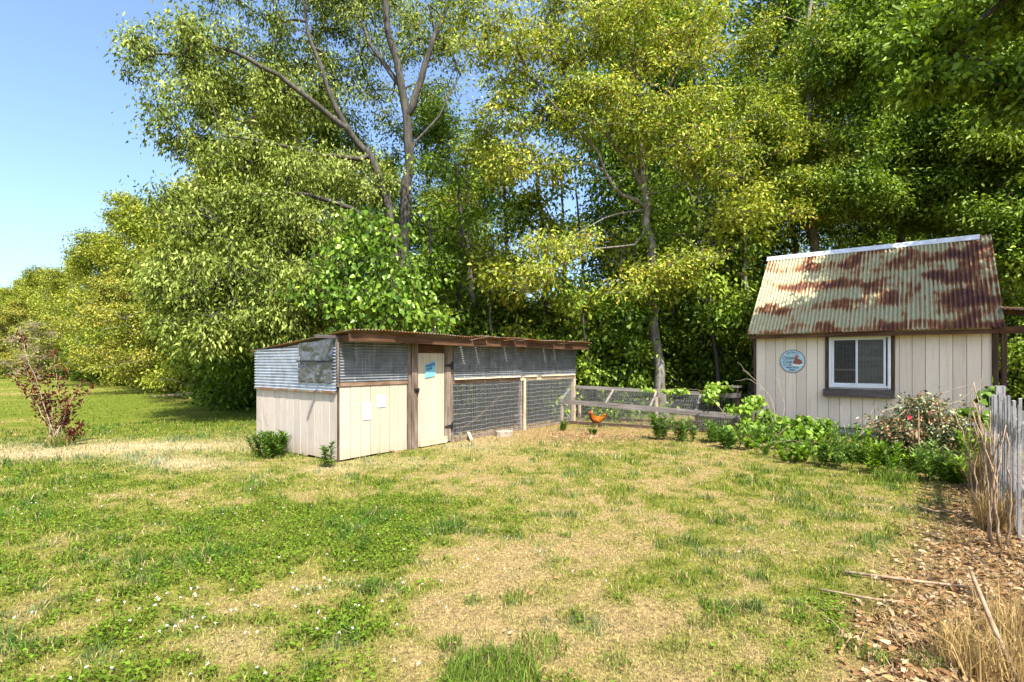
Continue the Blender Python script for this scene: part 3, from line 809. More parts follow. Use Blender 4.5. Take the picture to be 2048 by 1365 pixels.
# ------------------------------------------------------------------ hen
def make_hen():
    hx, hy = W(1193, 850, 13.05)[:2]
    e = empty('hen', (hx, hy, 0), R(186), 'rust orange hen with dark breast standing behind the chicken wire', 'hen'); e.scale = (.9, .9, .9)
    sec = [(-.185, .275, .012, .018), (-.15, .245, .045, .05), (-.10, .215, .075, .08), (-.03, .195, .09, .1), (.04, .205, .085, .105), (.095, .245, .066, .088),
           (.125, .295, .046, .058), (.14, .345, .034, .04), (.150, .385, .031, .032), (.168, .402, .027, .027), (.185, .402, .016, .016), (.193, .4, .004, .004)]
    k = 14
    V, C = [], []
    rg = np.random.RandomState(4)
    for n, (x, z, ry, rzz) in enumerate(sec):
        x0, z0 = sec[max(0, n - 1)][:2]; x1, z1 = sec[min(len(sec) - 1, n + 1)][:2]
        tx, tz = x1 - x0, z1 - z0
        l = math.hypot(tx, tz); tx, tz = tx / l, tz / l
        for j in range(k):
            a = 2 * math.pi * j / k
            up, sd = math.cos(a), math.sin(a)
            jt = 1 + rg.uniform(-.05, .05)
            V.append((x - tz * up * rzz * jt, sd * ry * jt, z + tx * up * rzz * jt))
            breast = max(0, -up) * (1 if x > .0 else .4)
            org = np.array([.34, .115, .015]) if x < .03 else np.array([.31, .075, .012])
            c = org * (1 - .85 * min(1, breast * 1.3)) + np.array([.03, .014, .012]) * min(1, breast * 1.3)
            if x > .155: c = np.array([.45, .05, .04])
            C.append(c * rg.uniform(.7, 1.25))
    Q = [(n * k + j, n * k + (j + 1) % k, (n + 1) * k + (j + 1) % k, (n + 1) * k + j) for n in range(len(sec) - 1) for j in range(k)]
    link('body', np_mesh('body', V, quads=Q, smooth=True, col=np.array(C)), M['feather'], e)
    # loose feathers: back, saddle and tail
    n = 420
    u = rg.rand(n)
    seci = np.array(sec)
    x = np.interp(u, np.linspace(0, 1, 9), seci[:9, 0]); z = np.interp(u, np.linspace(0, 1, 9), seci[:9, 1])
    ry = np.interp(u, np.linspace(0, 1, 9), seci[:9, 2]); rzz = np.interp(u, np.linspace(0, 1, 9), seci[:9, 3])
    a = rg.normal(0, 1.1, n)
    P = np.stack([x - np.clip(u - .6, 0, 1) * rzz * np.cos(a), np.sin(a) * ry * .97, z + np.cos(a) * rzz * .93], 1)
    D = np.stack([-np.ones(n), np.sin(a) * .35, -.1 - .9 * (u > .6) + rg.normal(0, .15, n)], 1)
    Nn = np.stack([np.zeros(n), np.sin(a), np.cos(a)], 1)
    V, T, kk = leaf_np(P, D, Nn, .06, .024, .1)
    base = np.array([.36, .11, .014])[None] * rg.uniform(.45, 1.3, (n, 1)) * np.array([1, .95, 1.0])[None]
    dark = (np.cos(a) < -.1) | ((u > .62) & (np.cos(a) < .35) & (rg.rand(n) < .8))
    base[dark] *= .25
    link('plumage', np_mesh('plumage', V, tris=T, col=np.repeat(base, kk, 0)), M['feather'], e)
    n = 16
    P = np.stack([rg.uniform(-.18, -.14, n), rg.uniform(-.03, .03, n), rg.uniform(.24, .27, n)], 1)
    D = np.stack([-rg.uniform(.25, 1.0, n), rg.normal(0, .12, n), rg.uniform(.35, 1, n)], 1)
    V, T, kk = leaf_np(P, D, np.tile([[0.2, 1, .1]], (n, 1)), .13, .05, .1)
    cc = np.array([.42, .13, .025])[None] * rg.uniform(.2, 1.3, (n, 1))
    link('tail', np_mesh('tail', V, tris=T, col=np.repeat(cc, kk, 0)), M['feather'], e)
    for s in (-1, 1):
        V, T, kk = leaf_np(np.array([[.07, s * .085, .235], [.06, s * .09, .215], [.05, s * .088, .2]]), np.array([[-1, 0, -.05], [-1, 0, -.1], [-1, s * .03, -.02]]), np.tile([[0, s, .3]], (3, 1)), .2, .085, .08)
        link('wing', np_mesh('wing', V, tris=T, col=np.repeat(np.array([[.5, .17, .03], [.36, .1, .02], [.2, .06, .015]]), kk, 0)), M['feather'], e)
    pr = [(.145, .425), (.15, .455), (.16, .435), (.168, .46), (.176, .435), (.187, .447), (.19, .415), (.15, .41)]
    b = MB(); m_ = len(pr)
    b.poly([(x, -.005, z) for x, z in pr] + [(x, .005, z) for x, z in pr], [tuple(range(m_)), tuple(range(2 * m_ - 1, m_ - 1, -1))] + [(q, q + m_, (q + 1) % m_ + m_, (q + 1) % m_) for q in range(m_)])
    b.build('comb', M['red'], e)
    for s in (-1, 1): MB().tube([(.18, s * .01, .395), (.18, s * .013, .37), (.178, s * .013, .355)], [.006, .012, .003], 6).build('wattle', M['red'], e)
    MB().tube([(.185, 0, .402), (.205, 0, .398), (.215, 0, .39)], [.011, .007, .001], 6).build('beak', M['horn'], e)
    for s in (-1, 1):
        MB().tube([(.172, s * .024, .408), (.172, s * .029, .408)], [.005, .003], 6).build('eye', M['iron'], e)
        b = MB().tube([(0.0, s * .045, .15), (-.01, s * .045, .08), (.0, s * .045, .008)], [.018, .008, .007], 6)
        for dx, dy in ((.055, 0), (.045, .028), (.045, -.028), (-.03, 0)): b.tube([(0, s * .045, .008), (dx, s * .045 + dy, .004)], [.006, .003], 5)
        b.build('leg', M['horn'], e)
make_hen()

# ------------------------------------------------------------------ shed, local x along its front wall, y into it
SO = np.array([5.82, 12.8]); SR = R(-36.87)
def shed_pt(x, y, z=0.0): return (SO[0] + .8 * x + .6 * y, SO[1] - .6 * x + .8 * y, z)
shed = empty('garden_shed', (SO[0], SO[1], 0), SR, 'cream plank shed with a steep rust-patched corrugated roof', 'shed')
SW, SD, WT = 4.2, 4.2, 2.30
RY, RZ = 2.1, 4.38                                 # ridge
EY, EZ = -.25, 2.225                                # front eave
grooves = [0.0, .21, .42, .635, .85, 1.06, 1.275, 1.49, 1.70, 1.91, 2.12, 2.33, 2.54, 2.76, 2.975, 3.19, 3.41, 3.62, 3.83, 4.05, 4.2]
WX0, WX1, WZ0, WZ1 = 1.50, 2.62, 1.03, 2.16
for k in range(len(grooves) - 1):
    a, b_ = grooves[k] + .003, grooves[k + 1] - .004
    d0 = -.018 - .0015 * (k % 2)
    if b_ > WX0 and a < WX1:
        c0, c1 = (a, b_)
        if a < WX0: MB().box(a, WX0, d0, 0, WZ0 + .002, WZ1, .003).build('siding_board', M['shed_cream'], shed)
        if b_ > WX1: MB().box(WX1, b_, d0, 0, WZ0 + .002, WZ1, .003).build('siding_board', M['shed_cream'], shed)
        MB().box(c0, c1, d0, 0, .16, WZ0 + .0, .003).build('siding_board', M['shed_cream'], shed)
        MB().box(c0, c1, d0, 0, WZ1 + .002, WT, .003).build('siding_board', M['shed_cream'], shed)
    else: MB().box(a, b_, d0, 0, .16 + random.uniform(-.01, .01), WT, .003).build('siding_board', M['shed_cream'], shed)
b = MB().box(0, WX0, .002, .016, .16, WT); b.box(WX1, SW, .002, .016, .16, WT); b.box(WX0, WX1, .002, .016, .16, WZ0); b.box(WX0, WX1, .002, .016, WZ1, WT)
b.build('backing_panel', M['old_wood'], shed)
b = MB().box(0.02, SW - .02, .03, SD, -.05, .155); b.build('foundation', M['concrete'], shed)
for x0, x1 in ((-.02, .0), (SW, SW + .02)):
    MB().poly([(x0, .02, .16), (x0, SD, .16), (x0, SD, 2.35), (x0, RY, RZ - .1), (x0, .02, 2.4), (x1, .02, .16), (x1, SD, .16), (x1, SD, 2.35), (x1, RY, RZ - .1), (x1, .02, 2.4)],
              [(0, 1, 2, 3, 4), (9, 8, 7, 6, 5)] + [(k, k + 5, (k + 1) % 5 + 5, (k + 1) % 5) for k in range(5)]).build('gable_wall', M['shed_cream'], shed)
MB().box(0, SW, SD - .02, SD, .16, 2.35).build('back_wall', M['shed_cream'], shed)
MB().box(-.05, .0, -.04, .06, .05, 2.25, .004).build('corner_post', M['dark_wood'], shed)
MB().box(SW + .0, SW + .09, -.05, .05, .0, 2.28, .004).build('corner_post', M['dark_wood'], shed)
MB().box(-.1, SW + .1, EY + .02, EY + .05, EZ - .10, EZ - .015, .003).build('fascia', M['brown_beam'], shed)
# roof sheets
sl_ = math.hypot(RY - EY, RZ - EZ); cs, sn = (RY - EY) / sl_, (RZ - EZ) / sl_
roof = empty('roof', (-.15, RY, RZ)); roof.parent = shed
roof.rotation_euler = (math.atan2(RZ - EZ, RY - EY), 0, 0)      # local -y runs down the slope
xr = [0, .66, 1.30, 1.93, 2.58, 3.22, 3.85, 4.47]
for k in range(7):
    o = k % 2
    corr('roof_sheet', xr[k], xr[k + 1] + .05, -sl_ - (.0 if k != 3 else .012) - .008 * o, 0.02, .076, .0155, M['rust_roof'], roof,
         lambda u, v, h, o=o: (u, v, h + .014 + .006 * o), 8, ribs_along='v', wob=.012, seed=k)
corr('back_roof_sheet', -.15, 4.33, RY, 4.5, .076, .012, M['rust_roof'], shed, lambda u, v, h: (u, v, RZ - (v - RY) * .917 + h), 2, ribs_along='v')
b = MB()
b.poly([(-.03, -.15, .032), (4.32, -.15, .032), (4.32, .015, .05), (-.03, .015, .05)], [(0, 1, 2, 3)])
b.poly([(-.03, -.15, .02), (4.32, -.15, .02), (4.32, -.15, .032), (-.03, -.15, .032)], [(0, 1, 2, 3)])
b.poly([(-.03, .015, .05), (4.32, .015, .05), (4.32, .13, -.07), (-.03, .13, -.07)], [(0, 1, 2, 3)])
b.build('ridge_cap', M['ridge'], roof)
b = MB()
for row in (.12, .75, 1.4, 2.05, 2.7):
    for q in range(20): b.box(q * .228 + .09, q * .228 + .10, -row - .005, -row + .005, .02, .036)
tag(b.build('roof_screws', M['ridge'], roof), kind='stuff')
# window
win = empty('window', (0, 0, 0)); win.parent = shed
for x0, x1, z0, z1 in ((WX0 - .07, WX0, WZ0 - .04, WZ1 + .05), (WX1, WX1 + .07, WZ0 - .04, WZ1 + .05), (WX0, WX1, WZ1, WZ1 + .06)):
    MB().box(x0, x1, -.05, -.0205, z0, z1, .004).build('trim_board', M['dark_wood'], win)
for x0, x1, z0, z1 in ((WX0 + .002, WX0 + .055, WZ0, WZ1 - .002), (WX1 - .055, WX1 - .002, WZ0, WZ1 - .002), (WX0 + .055, WX1 - .055, WZ1 - .057, WZ1 - .002), (WX0 + .055, WX1 - .055, WZ0, WZ0 + .055)):
    MB().box(x0, x1, -.06, .02, z0, z1, .006).build('frame', M['white'], win)
xm = (WX0 + WX1) / 2 - .04
def sash(x0, x1, y, nm, gl):
    f = MB()
    w = .04
    f.box(x0, x0 + w, y, y + .03, WZ0 + .057, WZ1 - .06); f.box(x1 - w, x1, y, y + .03, WZ0 + .057, WZ1 - .06)
    f.box(x0 + w, x1 - w, y + .001, y + .029, WZ1 - .06 - w, WZ1 - .06); f.box(x0 + w, x1 - w, y + .001, y + .029, WZ0 + .057, WZ0 + .057 + w)
    s = f.build('sash', M['white'], win)
    MB().box(x0 + w, x1 - w, y + .014, y + .02, WZ0 + .057 + w, WZ1 - .06 - w).build('pane', M[gl], s)
sash(WX0 + .057, xm + .02, -.02, 'sash', 'glass')
sash(xm - .02, WX1 - .085, -.052, 'sash', 'glass_dusty')
MB().box(WX0 + .1, xm - .02, -.012, -.007, 1.40, 1.435).build('shelf_behind_glass', M['dark_wood_x'], win)
P, Q = grid_wires((WX0 + .02, -.066, WZ0 + .03), (1, 0, 0), (0, 0, 1), WX1 - WX0 - .04, WZ1 - WZ0 - .05, .026, .026, .0006, 8)
V, Fq = wire_np(P, Q, .0009)
tag(link('screen_wire', np_mesh('screen_wire', V, quads=Fq), M['wire_old'], win), kind='stuff')
MB().box(WX0 - .06, WX1 + .03, -.17, -.145, .83, .985, .005).build('planter_board', M['dark_wood_x'], win)
for x in (WX0 - .10, WX1 + .03): MB().box(x, x + .038, -.165, -.02, .835, .99, .004).build('planter_end', M['dark_wood_x'], win)
MB().box(WX0 - .06, WX1 + .03, -.143, -.02, .98, 1.0).build('sill', M['dark_wood_x'], win)
# round sign
e = empty('round_sign', shed_pt(.775, -.024, 1.60), SR, 'round pale blue painted sign with a brown hen and eggs on the shed wall', 'sign')
def disc(r, y0, y1, n=48, cx=0, cz=0, sx=1.0):
    b = MB()
    ring = [(cx + r * sx * math.cos(2 * math.pi * k / n), cz + r * math.sin(2 * math.pi * k / n)) for k in range(n)]
    b.poly([(x, y0, z) for x, z in ring] + [(x, y1, z) for x, z in ring], [tuple(range(n)), tuple(range(2 * n - 1, n - 1, -1))] + [(k, k + n, (k + 1) % n + n, (k + 1) % n) for k in range(n)])
    return b
disc(.262, -.008, 0).build('rim', M['iron'], e)
disc(.25, -.011, -.008).build('face', M['sign_blue'], e)
for k, ch in enumerate("FRITSCH'S"):
    a = R(90 + 33 - 66 * k / 8)
    lettering(ch, .052, .2 * math.cos(a), .2 * math.sin(a), e, M['sign_ink'], -.0125, rot=-(a - R(90)), weight=.0006)
lettering('Chicken', .105, -.085, .075, e, M['sign_ink'], -.0125, shear=.35, weight=.001, sx=.78)
lettering('Coop', .105, -.105, -.01, e, M['sign_ink'], -.0125, shear=.35, weight=.001, sx=.78)
lettering('EST. 2022', .046, -.1, -.083, e, M['sign_ink'], -.0125, weight=.0006, sx=.9)
lettering('FRESH EGGS', .055, 0.0, -.145, e, M['sign_ink'], -.0125, weight=.0014, sx=.85)
lettering('DAILY', .055, 0.0, -.2, e, M['sign_ink'], -.0125, weight=.0014, sx=.85)
pr = [(.02, -.075), (.012, -.02), (.03, .02), (.055, .05), (.05, .085), (.07, .1), (.1, .09), (.115, .06), (.15, .045), (.19, .02), (.205, -.02), (.19, -.065), (.15, -.085), (.08, -.09)]
m_ = len(pr)
MB().poly([(x, -.014, z) for x, z in pr] + [(x, -.011, z) for x, z in pr], [tuple(range(m_)), tuple(range(2 * m_ - 1, m_ - 1, -1))] + [(q, q + m_, (q + 1) % m_ + m_, (q + 1) % m_) for q in range(m_)]).build('painted_hen', M['hen_paint'], e)
for cx, cz, r in ((.07, .115, .018), (.095, .122, .02), (.12, .105, .018), (.043, .085, .012)):
    disc(r, -.015, -.011, 14, cx, cz).build('painted_comb', M['hen_red'], e)
for q in range(6): disc(.022, -.016, -.011, 14, .03 + q * .036, -.098 + .008 * abs(q - 2.5), 1.0).build('painted_egg', M['egg'], e)
# lean-to beside the shed
lt = empty('lean_to', shed_pt(SW + .12, .2), SR, 'dark open lean-to with a rusty beam beside the shed', 'lean-to')
MB().box(0, 3.2, -.15, -.08, 2.12, 2.26, .005).build('beam', M['brown_beam'], lt)
MB().box(2.6, 2.7, -.14, -.06, 0, 2.12, .005).build('post', M['dark_wood'], lt)
MB().box(.02, .1, -.14, -.06, 0, 2.12, .005).build('post', M['dark_wood'], lt)
corr('roof_sheet', 0, 3.3, -.3, 2.2, .076, .012, M['rust_sheet'], lt, lambda u, v, h: (u, v, 2.62 - .12 * u + .1 * v + h), 3, ribs_along='v')
for y in (0.0, 1.0, 2.0): MB().beam((0, y, 2.55 + .1 * y), (3.2, y, 2.18 + .1 * y), .05, .1).build('rafter', M['dark_wood'], lt)

# ------------------------------------------------------------------ picket and wire fence on the right
FE = np.array([5.86, 6.56]); FD = np.array([-.6, -.8])
fence = empty('picket_fence', (FE[0], FE[1], 0), math.atan2(FD[1], FD[0]), 'weathered grey picket fence laced with sagging wire at the leaf-strewn edge', 'fence')
rg = random.Random(8)
x = 0.0
k = 0
while x < 2.2:
    w = rg.choice((.06, .07, .085, .1)) if x > .3 else .1; h = 1.24 + rg.uniform(-.07, .04); ln = rg.uniform(-.03, .03)
    y0 = rg.uniform(-.012, .012)
    b = MB()
    b.poly([(x, y0, 0), (x + w, y0, 0), (x + w, y0 + .02, 0), (x, y0 + .02, 0), (x + ln, y0, h), (x + w + ln, y0, h - rg.uniform(-.02, .03)), (x + w + ln, y0 + .02, h), (x + ln, y0 + .02, h)],
           [(3, 2, 1, 0), (4, 5, 6, 7), (0, 1, 5, 4), (1, 2, 6, 5), (2, 3, 7, 6), (3, 0, 4, 7)])
    b.build('picket', M['grey_wood'], fence)
    x += w + rg.uniform(.07, .16); k += 1
for z in (.35, .95): MB().box(0, 2.2, .035, .07, z, z + .08, .004).build('rail', M['grey_wood_x'], fence)
for x, dx in ((2.9, -.08), (4.1, .05)): MB().beam((x, .03, 0), (x + dx, .05, 1.3), .06, .06, (0, 1, 0)).build('post', M['grey_wood'], fence)
MB().box(-.09, .0, .03, .12, 0, 1.3, .006).build('post', M['grey_wood'], fence)
P, Q = [], []
r2 = np.random.RandomState(12)
for z in np.arange(.08, 1.15, .1):
    zz = z + np.cumsum(r2.normal(0, .012, 47)) * .5
    for q in range(46): P.append((q * .1, -.022 - .01 * r2.rand(), zz[q])); Q.append(((q + 1) * .1, -.022 - .01 * r2.rand(), zz[q + 1]))
for q in np.arange(0, 4.6, .1):
    xx = q + np.cumsum(r2.normal(0, .01, 12))
    for j in range(11): P.append((xx[j], -.024, .08 + j * .1)); Q.append((xx[j + 1], -.024, .18 + j * .1))
V, Fq = wire_np(P, Q, .0022)
tag(link('fence_wire', np_mesh('fence_wire', V, quads=Fq), M['wire_old'], fence), kind='stuff')

# ------------------------------------------------------------------ trees
def resample(P, step):
    P = np.asarray(P, float)
    seg = np.linalg.norm(np.diff(P, axis=0), axis=1)
    s = np.concatenate([[0], np.cumsum(seg)])
    n = max(2, int(s[-1] / step) + 1)
    q = np.linspace(0, s[-1], n)
    return np.stack([np.interp(q, s, P[:, i]) for i in range(3)], 1), q / s[-1]

def lobe_points(rg, lobes):
    out = []
    for (c, r, n) in lobes:
        d = unit(rg.normal(size=(n, 3))); rad = rg.rand(n, 1) ** .42
        out.append(np.array(c)[None] + d * rad * np.array(r)[None])
    return np.concatenate(out)

def build_tree(seed, limbs, lobes, leaf_n, leaf_l, leaf_w, rc, droop=0.3, broad=False, tone=(.5, .2), tip_r=.012, twigs=5, flat=.65, bend=.12, up=.5, tonec=.15, cf=1.0):
    """limbs: list of (points, r0, r1), first is the trunk. Returns trunk mesh, crown mesh (in the coordinates given)."""
    rg = np.random.RandomState(seed)
    lobes = [(c_, r_, max(2, int(n_ * cf))) for c_, r_, n_ in lobes]
    TV, TF, off = [], [], 0
    pos, par = [], []
    for li, (P, r0, r1) in enumerate(limbs):
        Q, tt = resample(P, .45)
        wob = rg.normal(0, 1, Q.shape) * np.array([1, 1, .2]) * min(.03, r0 * .2)
        wob[0] = 0; Q = Q + wob
        if li and len(pos):
            pp = np.array(pos); j = int(np.argmin(np.linalg.norm(pp - Q[0], axis=1)))
            Q[0] = pp[j]
        rad = r0 + (r1 - r0) * tt ** .8
        if li == 0: rad[0] *= 1.35
        V, F = tube_np(Q, rad, 10 if r0 > .1 else 7)
        TV.append(V); TF.append(F + off); off += len(V)
        pos += list(Q)
    ncl = sum(l[2] for l in lobes)
    C = lobe_points(rg, lobes)
    base = np.array(pos)
    dd = np.min(np.linalg.norm(C[:, None] - base[None], axis=2), axis=1)
    C = C[np.argsort(dd)]
    cap = len(pos) + ncl * 14
    NP_ = np.zeros((cap, 3)); NP_[:len(pos)] = base
    parent = -np.ones(cap, int); weight = np.zeros(cap)
    n = len(pos); nskel = n
    tips = []
    for c in C:
        d = NP_[:n] - c
        cost = np.linalg.norm(d, axis=1) + .55 * np.maximum(0, d[:, 2] + .1)
        j = int(np.argmin(cost))
        L = np.linalg.norm(NP_[j] - c)
        m = int(np.clip(math.ceil(L / .5), 1, 8))
        t_ = np.linspace(0, 1, m + 1)[1:]
        path = NP_[j] + (c - NP_[j]) * t_[:, None]
        path[:, 2] += np.sin(t_ * math.pi) * L * bend
        path[:-1] += rg.normal(0, .05 * L / m + .015, (m - 1 if m > 1 else 0, 3))
        prev = j
        for p in path:
            if n >= cap: break
            NP_[n] = p; parent[n] = prev; prev = n; n += 1
        tips.append(prev)
    for tnode in tips:
        q = tnode
        while q >= 0 and q >= nskel: weight[q] += 1; q = parent[q]
    idx = np.arange(nskel, n)
    r = tip_r * np.maximum(weight[idx], 1) ** .42
    rp = np.where(parent[idx] >= nskel, tip_r * np.maximum(weight[parent[idx]], 1) ** .42, r * 1.1)
    rp = np.minimum(rp, r * 1.5)
    V, F = sticks_np(NP_[parent[idx]], NP_[idx], rp, r, 5)
    TV.append(V); TF.append(F + off); off += len(V)
    T_ = NP_[np.array(tips)]
    if twigs:
        tp = np.repeat(T_, twigs, 0)
        tq = tp + rg.normal(0, rc * .75, tp.shape) * np.array([1, 1, flat]) 
        V, F = sticks_np(tp, tq, tip_r * .75, tip_r * .25, 3)
        TV.append(V); TF.append(F + off); off += len(V)
    trunk = np_mesh('trunk', np.concatenate(TV), quads=np.concatenate(TF), smooth=True)
    # leaves
    k = max(1, leaf_n // len(T_))
    sc = rg.uniform(.6, 1.35, len(T_))
    cnt = np.maximum(1, (k * sc ** 2 / np.mean(sc ** 2)).astype(int))
    ci = np.repeat(np.arange(len(T_)), cnt)
    N_ = len(ci)
    off_ = rg.normal(0, 1, (N_, 3)) * np.array([1, 1, flat]) * (rc * .55 * sc[ci])[:, None]
    Cn = T_[ci] + off_
    D = unit(off_) * .6 + rg.normal(0, .6, (N_, 3)); D[:, 2] -= droop * 1.6
    Nn = rg.normal(0, .75, (N_, 3)); Nn[:, 2] += up
    Nn += np.array([.25, -.5, 0]) * .3
    l = leaf_l * rg.uniform(.65, 1.3, N_)
    V, T, kk = leaf_np(Cn, D, Nn, l, l * leaf_w / leaf_l * rg.uniform(.8, 1.2, N_), .22, broad)
    tn = np.clip(tone[0] + rg.normal(0, tonec, len(T_))[ci] + rg.normal(0, tone[1], N_), 0, 1)
    crown = np_mesh('crown', V, tris=T, tone=np.repeat(tn, kk))
    return trunk, crown

def put_tree(name, meshes, loc, label, group, mats, rz=0.0, sc=1.0, cat='tree'):
    e = empty(name, loc, rz, label, cat, group)
    e.scale = (sc, sc, sc) if not isinstance(sc, tuple) else sc
    link('trunk', meshes[0], mats[0], e); link('crown', meshes[1], mats[1], e)
    return e

def zone(x, y):
    px = CX + x / y * F_PX
    return ('beside the far lawn' if px < 480 else 'behind the solid end of the coop' if px < 800 else 'behind the wire end of the coop' if px < 1120 else
            'between the coop and the oak trunk' if px < 1290 else 'between the oak trunk and the shed' if px < 1500 else 'behind the shed')

def shift(limbs, lobes, o):
    o = np.array(o, float)
    return [(np.asarray(P, float) - o, a, b) for P, a, b in limbs], [(np.asarray(c, float) - o, r, n) for c, r, n in lobes]

def PL(d, *pts): return [W(px, py, d + (p[0] if p else 0)) for px, py, *p in pts]
def LB(px, py, d, rx, ry, rdep, n):
    s = d / F_PX
    return (W(px, py, d), (rx * s, rdep, ry * s), n)

# A: the big hickory behind the coop
dA = 17.5
gA = W(800, 723, dA); gA[2] = 0
limbs = [([gA] + PL(dA, (802, 620), (808, 470), (818, 330), (818, 260), (805, 180), (780, 70), (762, -40), (740, -160)), .27, .07),
         (PL(dA, (803, 560), (775, 405), (745, 322), (690, 255, -.5), (640, 217, -1), (560, 152, -1.4), (470, 105, -1.8), (390, 80, -2)), .19, .04),
         (PL(dA, (818, 240), (840, 165), (868, 85), (895, 10), (915, -80)), .14, .04),
         (PL(dA, (690, 255, -.5), (650, 160, -.5), (615, 60, -.3), (600, -60, 0)), .10, .03),
         (PL(dA, (803, 600), (720, 560, -1), (655, 536, -2), (570, 522, -3), (480, 545, -3.5), (400, 590, -4)), .13, .025),
         (PL(dA, (806, 500), (700, 415, -1), (600, 385, -2), (500, 390, -2.6), (400, 420, -3)), .12, .025),
         (PL(dA, (745, 322), (640, 310, -1.4), (540, 285, -2.4), (440, 270, -3)), .09, .02),
         (PL(dA, (805, 180), (740, 90, .6), (700, -10, 1), (660, -100, 1)), .10, .03),
         (PL(dA, (818, 300), (880, 230, .8), (920, 150, 1.2)), .05, .02)]
lobes = [LB(400, 130, 16, 140, 110, 1.6, 62), LB(560, 60, 18.3, 170, 120, 1.6, 60), LB(740, 40, 19.4, 160, 120, 1.6, 44), LB(520, 200, 17.4, 170, 70, 1.3, 44),
         LB(395, 260, 15.5, 110, 60, 1.3, 32), LB(560, 330, 15.8, 150, 45, 1.6, 36), LB(700, 190, 19, 110, 80, 1.2, 20), LB(690, 360, 18, 110, 60, 1.2, 28),
         LB(470, 430, 15, 160, 62, 1.6, 60), LB(600, 460, 15.2, 120, 60, 1.6, 42), LB(430, 540, 14.4, 140, 60, 1.5, 58), LB(570, 580, 14.3, 120, 65, 1.4, 56),
         LB(420, 640, 14, 90, 65, 1.2, 44), LB(560, 655, 14, 80, 40, 1.0, 30), LB(370, 590, 15, 60, 100, 1.2, 34), LB(880, 80, 19.2, 80, 120, 1.3, 26), LB(600, -120, 17.5, 330, 110, 3, 90)]
limbs, lobes = shift(limbs, lobes, gA)
mA = build_tree(11, limbs, lobes, 108000, .135, .055, .44, droop=.75, tone=(.52, .24), tip_r=.014, cf=.76, flat=.75)
put_tree('hickory_tree', mA, tuple(gA), 'large spreading tree with drooping narrow leaves sweeping low behind the coop', None, (M['bark'], M['leaf_hickory']))

# B: yellow-green oak behind the run
dB = 15.4
gB = W(1322, 723, dB); gB[2] = 0
limbs = [([gB] + PL(dB, (1316, 740), (1308, 620), (1300, 500), (1292, 400), (1283, 330), (1276, 240), (1272, 150), (1262, 60), (1255, -60)), .175, .05),
         (PL(dB, (1290, 385), (1255, 320, -.2), (1200, 260, -.6), (1155, 200, -.9), (1120, 120, -1.1), (1095, 40, -1.2)), .085, .02),
         (PL(dB, (1296, 410), (1230, 385, -.7), (1205, 330, -1), (1195, 300, -1.1), (1110, 215, -1.4), (1050, 130, -1.6)), .06, .015),
         (PL(dB, (1298, 450), (1270, 490, -.4), (1180, 500, -.9), (1100, 545, -1.4)), .04, .01),
         (PL(dB, (1296, 420), (1220, 430, -.6), (1150, 470, -1)), .035, .01),
         (PL(dB, (1276, 260), (1330, 190, -.3), (1370, 110, -.5), (1400, 20, -.6)), .055, .015),
         (PL(dB, (1290, 400), (1360, 370, -.5), (1430, 340, -.9)), .04, .01),
         (PL(dB, (1300, 500), (1370, 520, -.6), (1420, 530, -.9)), .03, .01)]
lobes = [LB(1075, 110, 14.2, 120, 110, 1.3, 56), LB(1220, 60, 14.8, 150, 90, 1.6, 60), LB(1360, 90, 14.8, 120, 100, 1.4, 44), LB(1010, 230, 14, 80, 80, 1.0, 26),
         LB(1180, 210, 14.2, 140, 70, 1.3, 42), LB(1340, 250, 14.4, 130, 80, 1.3, 44), LB(1440, 320, 14.4, 90, 60, 1.1, 24), LB(1050, 330, 14, 90, 40, 1.0, 16),
         LB(1140, 490, 14, 90, 40, .9, 17), LB(1080, 560, 13.8, 60, 50, .8, 14), LB(1340, 540, 14.4, 70, 30, .8, 12), LB(1410, 510, 14.4, 60, 26, .7, 9),
         LB(1260, 590, 14.4, 50, 18, .6, 6), LB(1220, -90, 15, 220, 110, 2.4, 66), LB(950, 60, 14.6, 60, 90, 1.0, 18)]
limbs, lobes = shift(limbs, lobes, gB)
mB = build_tree(23, limbs, lobes, 50000, .118, .05, .42, droop=.35, tone=(.52, .24), tip_r=.012, twigs=7, flat=.5, cf=.78)
put_tree('oak_tree', mB, tuple(gB), 'sunlit yellow-green oak whose straight trunk rises behind the wire run', None, (M['bark_grey'], M['leaf_oak']))

# G: bright broad-leaved sapling behind the coop roof
dG = 14.2
gG = W(760, 723, dG); gG[2] = 0
limbs = [([gG] + PL(dG, (758, 640), (752, 560), (745, 470), (740, 420)), .06, .015),
         (PL(dG, (756, 620), (700, 600, -.4), (650, 560, -.6)), .025, .008), (PL(dG, (756, 640), (820, 620, -.4), (880, 620, -.7)), .025, .008)]
lobes = [LB(745, 455, 13.9, 50, 40, .5, 13), LB(720, 510, 13.7, 75, 40, .7, 20), LB(660, 580, 13.4, 45, 40, .6, 15), LB(790, 590, 13.4, 80, 55, .7, 28), LB(730, 630, 13.2, 100, 40, .6, 28), LB(850, 640, 13.6, 50, 28, .6, 12)]
limbs, lobes = shift(limbs, lobes, gG)
mG = build_tree(37, limbs, lobes, 4200, .135, .10, .46, droop=.75, broad=True, tone=(.45, .28), tip_r=.008, up=.3)
put_tree('mulberry_sapling', mG, tuple(gG), 'bright green sapling with big heart-shaped leaves just behind the coop roof', None, (M['bark'], M['leaf_mulberry']))

